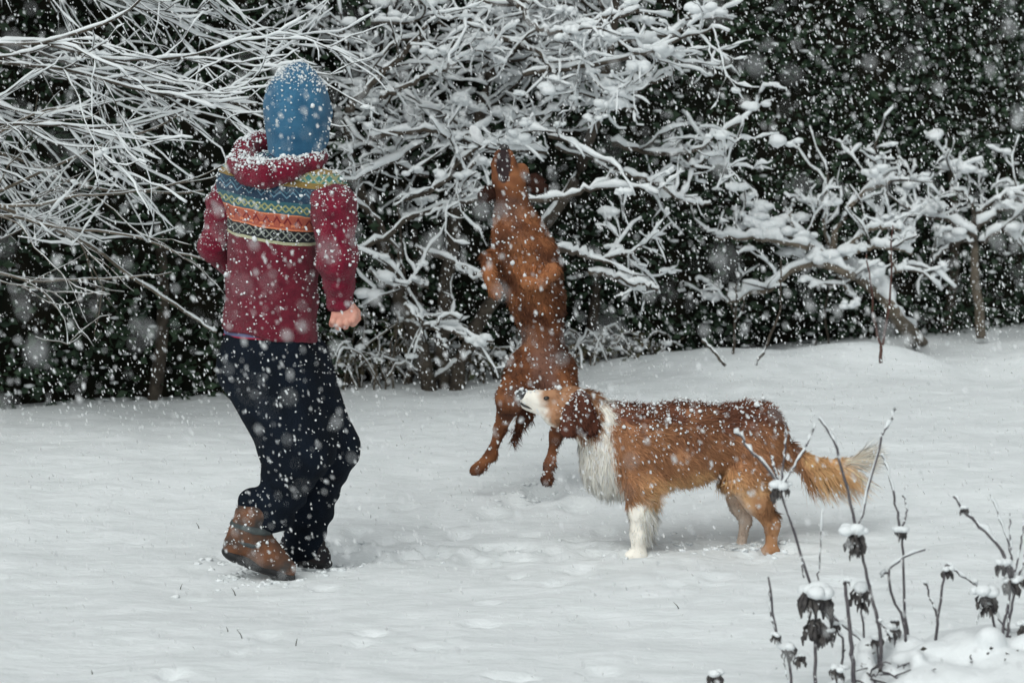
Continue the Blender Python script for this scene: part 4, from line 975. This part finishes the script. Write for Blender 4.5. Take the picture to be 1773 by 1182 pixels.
# ------------------------------------------------------------------ kicked-up snow crumbs
def crumbs(name, label, spots):
    a = Acc()
    for px, py, n, sp, sz in spots:
        g = on_ground(px, py)
        for _ in range(n):
            x_, y_ = g[0] + rng.normal(0, sp), g[1] + rng.normal(0, sp); c = sz * math.exp(rng.normal(0, .5))
            c = min(c * .62, .011); a.blob((x_, y_, gz1(x_, y_) + c * .1), (c * 1.2, c, c * .6), lump=.22)
    o = a.build(name, M['snow'], None, 'stuff'); o['label'] = label; return o
crumbs('loose_snow', 'crumbs of loose snow scattered around the footprints', [(430, 1000, 40, .08, .008), (395, 975, 14, .05, .012), (480, 1008, 26, .06, .008), (520, 990, 30, .07, .010), (590, 968, 40, .10, .012), (700, 965, 30, .1, .008), (945, 848, 40, .06, .009),
         (1180, 948, 40, .1, .011), (1300, 945, 40, .07, .013), (1345, 955, 20, .05, .009), (1105, 965, 20, .05, .007), (870, 870, 20, .08, .008), (1005, 950, 14, .1, .006)])
# grass tips poking through
a = Acc()
for px, py in [(160, 1168), (395, 1092), (312, 1018), (408, 1028), (512, 1118), (420, 1105), (1176, 1052), (345, 916)]:
    g = on_ground(px, py); h_ = rng.uniform(.012, .03); dx = rng.normal(0, .5) * h_
    g[2] = gz1(g[0], g[1]) - .003
    a.tube(np.array([g, g + np.array([dx * .3, 0, h_ * .5]), g + np.array([dx, 0, h_])]), [.0016, .0013, .0004], 4)
o = a.build('grass', mat('grass', (.05, .055, .04), .8), None, 'stuff'); o['label'] = 'sparse grass tips poking through the snow'
g = on_ground(398, 684); q = np.array([(-.03, 0, .004), (0, -.02, .012), (.035, 0, .006), (0, .02, .015), (.05, .004, .002)]) + g + np.array([0, 0, .012])
o = link('fallen_leaf', mk_mesh('fallen_leaf', q, np.array([[0, 1, 2, 3]]), np.array([[1, 4, 2]])), mat('yellow_leaf', (.22, .15, .04), .7)); o['label'] = 'curled yellowish leaf lying on the snow behind the person'; o['category'] = 'leaf'

# ------------------------------------------------------------------ dry plants in the foreground
YF = 6.35
def FPt(px, py, dy=0.): return at(px, py, YF + dy)
mf = YF / FPX
def seed_head(parent, px, py, size, dy=0, cap=1., droop=1., seed=0):
    """whorl of curled dry calyces with a cushion of snow on top"""
    r = np.random.default_rng(seed); c = FPt(px, py, dy); a = Acc(); s_ = size * mf
    for k in range(22):
        ph = r.uniform(0, 6.283); out = np.array([math.cos(ph), math.sin(ph), 0]); l = s_ * r.uniform(.7, 1.15)
        p0 = c + np.array([0, 0, r.uniform(-.5, .5) * s_]); p1 = p0 + out * l * .55 + np.array([0, 0, .12 * l]); p2 = p0 + out * l * .9 + np.array([0, 0, -.35 * droop * l]); p3 = p0 + out * l * .85 + np.array([0, 0, -.9 * droop * l])
        a.tube(np.array([p0, p1, p2, p3]), s_ * np.array([.10, .17, .16, .05]), 5)
    o = a.build('seed_head', M['seed'], parent)
    if cap:
        b_ = Acc()
        for k in range(7):
            q = c + np.array([r.normal(0, .42) * s_, r.normal(0, .42) * s_, s_ * (.45 + .25 * r.random())]); w_ = s_ * cap * r.uniform(.42, .7); b_.blob(q, (w_, w_, w_ * .72), lump=.06)
        b_.build('snow_cap', M['branch_snow'], o)
    return o
def dry_stalk(label, base, stems, heads, dy=0, r0=.0042):
    p = FPt(*base, dy); t = thing('dry_stalk', label, 'dry plant', (p[0], p[1], 0.), 'dry seed stalks in the foreground')
    tw = Twigs(seed=int(base[0])); root = np.array([p[0], p[1] , -.02])
    for q, (pp, k) in enumerate(stems):
        pts = [FPt(u, v, dy) for u, v in pp]
        if q == 0: pts = [root] + pts
        n = 16; P_ = smooth_path(pts, n, .0012, int(base[0]) + q); rw = np.linspace(r0 * k, r0 * k * .62, n); a = Acc(); a.tube(P_, rw, 7)
        o = a.build('stem' if q == 0 else 'ray', M['stalk'], t)
        s_ = Acc(); tw.lay_snow(s_, P_, rw, .0032 if q == 0 else .0048); s_.build('snow_layer', M['branch_snow'], o)
    for q, (u, v, sz, *c) in enumerate(heads): seed_head(t, u, v, sz, dy, *(c or [1.]), seed=int(u) + q)
dry_stalk('tall dry stalk with a star of snow-lined rays crossing the dog\'s hind leg', (1412, 1178),
          [([(1412, 1165), (1411, 1100), (1409, 1030), (1375, 924), (1351, 848)], 1.1), ([(1351, 842), (1320, 800), (1296, 775), (1285, 758), (1273, 749)], .9), ([(1351, 842), (1342, 815), (1335, 790)], .8), ([(1352, 842), (1358, 790), (1361, 729)], .7), ([(1352, 842), (1380, 800), (1400, 765), (1412, 733)], .7), ([(1392, 1000), (1388, 970), (1383, 950)], .5), ([(1415, 1010), (1420, 960), (1424, 880)], .5)],
          [(1351, 848, 17, .9), (1410, 1040, 32, 1.1), (1412, 1085, 24, 0), (1430, 1100, 18, .6)])
dry_stalk('tall dry stalk with two long bare rays rising above a drooping seed head', (1526, 1120),
          [([(1524, 1095), (1510, 1040), (1498, 981), (1486, 935)], 1.2), ([(1480, 915), (1477, 890), (1449, 777), (1418, 724)], 1.0), ([(1484, 915), (1492, 888), (1522, 777), (1528, 751), (1540, 733), (1551, 708)], .8), ([(1518, 1075), (1530, 1085), (1545, 1105)], .7)],
          [(1481, 928, 21, 1.0), (1482, 950, 14, 0)], -.05)
dry_stalk('dry stalk with a small seed head and pale upright ray beside the white tail tip', (1574, 1125),
          [([(1572, 1110), (1567, 1051), (1563, 953), (1560, 925)], 1.), ([(1558, 915), (1548, 860), (1538, 815), (1526, 788)], .8), ([(1562, 912), (1569, 892), (1568, 870), (1563, 857)], .7)], [(1559, 922, 11, 1.2)], .1)
dry_stalk('bent dry stalk with snow along its arching tip', (1570, 1128), [([(1567, 1085), (1547, 1038), (1538, 992), (1545, 980), (1560, 968), (1580, 957), (1602, 951)], .9), ([(1538, 992), (1530, 993), (1525, 998)], .7)], [], .03)
dry_stalk('straight thick dark stalk without seed head', (1480, 1175), [([(1477, 1147), (1471, 1080), (1463, 1006)], 1.5)], [(1466, 1006, 6, 1.3)], -.1)
dry_stalk('short dry stalk topped by a ragged seed head under a snow cap', (1500, 1160), [([(1498, 1116), (1492, 1060), (1489, 1030)], .8)], [(1489, 1026, 18, 1.1), (1493, 1048, 11, 0)], .05)
dry_stalk('slender stalk with twin bare tips and low seed heads at the edge of the clump', (1372, 1182), [([(1370, 1172), (1362, 1125), (1345, 1098), (1336, 1040), (1330, 998)], .9), ([(1343, 1098), (1334, 1060), (1331, 1010)], .5), ([(1362, 1125), (1358, 1150), (1364, 1175)], .5)], [(1364, 1126, 15, 1.1), (1343, 1102, 9, .9), (1385, 1140, 13, .5)])
dry_stalk('forked dry stalk holding a seed pod and a long side ray', (1622, 1105), [([(1622, 1085), (1626, 1060), (1632, 1010), (1638, 977)], 1.), ([(1622, 1067), (1612, 1035), (1602, 1010)], .8), ([(1638, 977), (1665, 995), (1691, 1014)], .7)], [(1640, 990, 11, 1.), (1602, 1009, 4, 1.2)], .08)
dry_stalk('leaning dry stalk with a broad ragged seed head capped in snow', (1722, 1120), [([(1722, 1090), (1716, 1060), (1707, 1036)], .9), ([(1712, 1045), (1740, 1085), (1755, 1105)], .7), ([(1700, 1040), (1692, 1080)], .4)], [(1706, 1032, 21, 1.1), (1712, 1052, 14, 0)], .02)
dry_stalk('clump of tall dry stems with dark heads and a long snow-lined side branch', (1738, 1130), [([(1735, 1108), (1742, 1060), (1751, 1014), (1755, 985)], 1.), ([(1742, 1110), (1750, 1055), (1765, 1000), (1773, 970)], .9), ([(1748, 1112), (1746, 1060), (1750, 1014)], .8), ([(1750, 1000), (1734, 953), (1700, 915), (1673, 888), (1651, 859)], 1.2), ([(1752, 990), (1746, 940), (1728, 890), (1714, 855)], .6), ([(1753, 990), (1750, 940), (1748, 888)], .6), ([(1757, 990), (1768, 940), (1774, 890)], .6)],
          [(1751, 1012, 16, .8), (1738, 980, 15, 1.), (1764, 1006, 12, .9), (1670, 882, 8, 1.)])
dry_stalk('cluster of dry stalks with shaggy heads outside the tall clump', (1800, 1150), [([(1800, 1110), (1796, 1000), (1790, 930)], 1.), ([(1775, 1160), (1778, 1090), (1790, 1060)], .8)], [(1792, 960, 18, 1.), (1776, 1086, 15, 1.), (1790, 1060, 14, 1.)])
dry_stalk('small low seed head between the bent stalk and the ragged one', (1550, 1140), [([(1549, 1110), (1547, 1085)], .7)], [(1547, 1092, 13, 1.), (1549, 1075, 8, 1.)], .03)
dry_stalk('tiny seed head just clear of the snow beside the tall two-rayed stalk', (1520, 1140), [([(1519, 1125), (1518, 1105)], .7)], [(1518, 1108, 12, 1.1)])
dry_stalk('low dark seed head pressed in the snow mound below the thick stalk', (1450, 1195), [([(1449, 1180), (1449, 1160)], .7)], [(1449, 1163, 13, .9)], -.1)
dry_stalk('small seed head nodding off the base of the starred stalk', (1448, 1110), [([(1460, 1120), (1452, 1095), (1440, 1075), (1428, 1062)], .8), ([(1430, 1060), (1465, 1085), (1500, 1118)], .9)], [(1446, 1084, 11, 1.)], .04)
dry_stalk('lone dark seed head at the snow edge apart from the clump', (1238, 1195), [([(1238, 1190), (1238, 1170)], .7)], [(1238, 1174, 15, 1.)], .1)
# snow-smothered low shrub
sb = thing('snow_covered_shrub', 'low shrub smothered in rounded snow mounds among the dry stalks', 'shrub', (*FPt(1640, 1182)[:2], 0.))
mo = SDF(); mr = np.random.default_rng(4)
for u, v, rx, rz, dy in [(1690, 1150, 85, 55, .0), (1600, 1160, 80, 45, .02), (1530, 1190, 60, 35, .0), (1760, 1170, 70, 45, -.1), (1660, 1130, 60, 36, .12), (1580, 1140, 45, 26, .12), (1720, 1110, 60, 24, .15), (1480, 1205, 50, 30, -.05), (1830, 1170, 80, 60, .05), (1900, 1190, 80, 60, .05), (1640, 1190, 90, 40, -.15), (1420, 1215, 50, 30, .0), (1560, 1215, 70, 40, -.12), (1745, 1205, 80, 40, -.2)]:
    mo.ell(FPt(u, v, dy), (rx * mf, .11, rz * mf), .025)
for k in range(46):
    u, v = mr.uniform(1470, 1860), mr.uniform(1105, 1200); c = FPt(u, v, mr.uniform(-.12, .1)); mo.ell(c, (mr.uniform(.02, .05), .035, mr.uniform(.014, .03)), .02)
mo.disp(lambda P: .006 * noise(P, 6, 13, 3))
V_, Q_ = mo.mesh(.008); link('snow_mounds', mk_mesh('snow_mounds', V_, Q_), M['branch_snow'], sb)
a = Acc()
for k in range(60):
    u = mr.uniform(1480, 1800); p0 = FPt(u, mr.uniform(1150, 1190), mr.uniform(-.1, .05)); p1 = p0 + np.array([mr.normal(0, .03), -mr.uniform(.06, .16), mr.uniform(.0, .05)])
    a.tube(smooth_path([np.array([p0[0], p0[1], 0]), p0, p1], 7, .003, k), np.linspace(.004, .0015, 7), 5)
a.build('stems', M['stalk'], sb, 'stuff')
L_ = np.stack([mr.uniform(-1, 1, 60) * .28, mr.uniform(-.16, -.02, 60), mr.uniform(.04, .15, 60)], 1) + FPt(1660, 1182) * np.array([1, 1, 0])
V_, T_, C_ = leaves(L_, .016, np.array([.03, .03, .028]), np.array([.06, .055, .045]), seed=3); link('foliage', mk_mesh('foliage', V_, None, T_, C_, False), M['leaf'], sb, 'stuff')  # dark leaves added to stand in for shaded gaps under the mounds

# ------------------------------------------------------------------ falling snow, filling the air of the whole garden
fr_ = np.random.default_rng(23)
n = 165000
Pf = np.stack([fr_.uniform(-3.6, 3.6, n), fr_.uniform(.9, 14, n), fr_.uniform(0, 2.5, n)], 1)
Pf = Pf[(np.abs(Pf[:, 0]) < .19 * Pf[:, 1] + .8) & (Pf[:, 1] < hedge_y(Pf[:, 0]) - .05) & ((Pf[:, 1] > 4) | (fr_.random(n) < .55)) & (Pf[:, 1] > 1.3)]; n = len(Pf)
# every flake is a clump of three thin crystal plates
sz = np.minimum(.0019 * np.exp(fr_.normal(0, .48, n)), .0042); st = np.stack([np.ones(n), np.ones(n), fr_.uniform(1.1, 2.2, n)], 1); sl_n = fr_.normal(-.25, .12, n)
Vf = []
for k in range(3):
    a1 = fr_.normal(size=(n, 3)); a1 /= np.linalg.norm(a1, axis=1)[:, None]; a2 = np.cross(a1, fr_.normal(size=(n, 3))); a2 /= np.linalg.norm(a2, axis=1)[:, None]
    for c_, s_ in ((1, 0), (0, 1), (-1, 0), (0, -1)): Vf.append((a1 * c_ + a2 * s_) * fr_.uniform(.55, 1.3, (n, 1)))
B = np.stack(Vf, 1) * st[:, None]; B[:, :, 0] += B[:, :, 2] * sl_n[:, None]
Vf = Pf[:, None] + B * sz[:, None, None]
o = link('falling_snow', mk_mesh('falling_snow', Vf.reshape(-1, 3), ((np.arange(n) * 12)[:, None, None] + np.arange(12).reshape(3, 4)[None]).reshape(-1, 4), None, None, False), M['flake'], None, 'stuff')
o['label'] = 'snowflakes falling through the air of the garden'
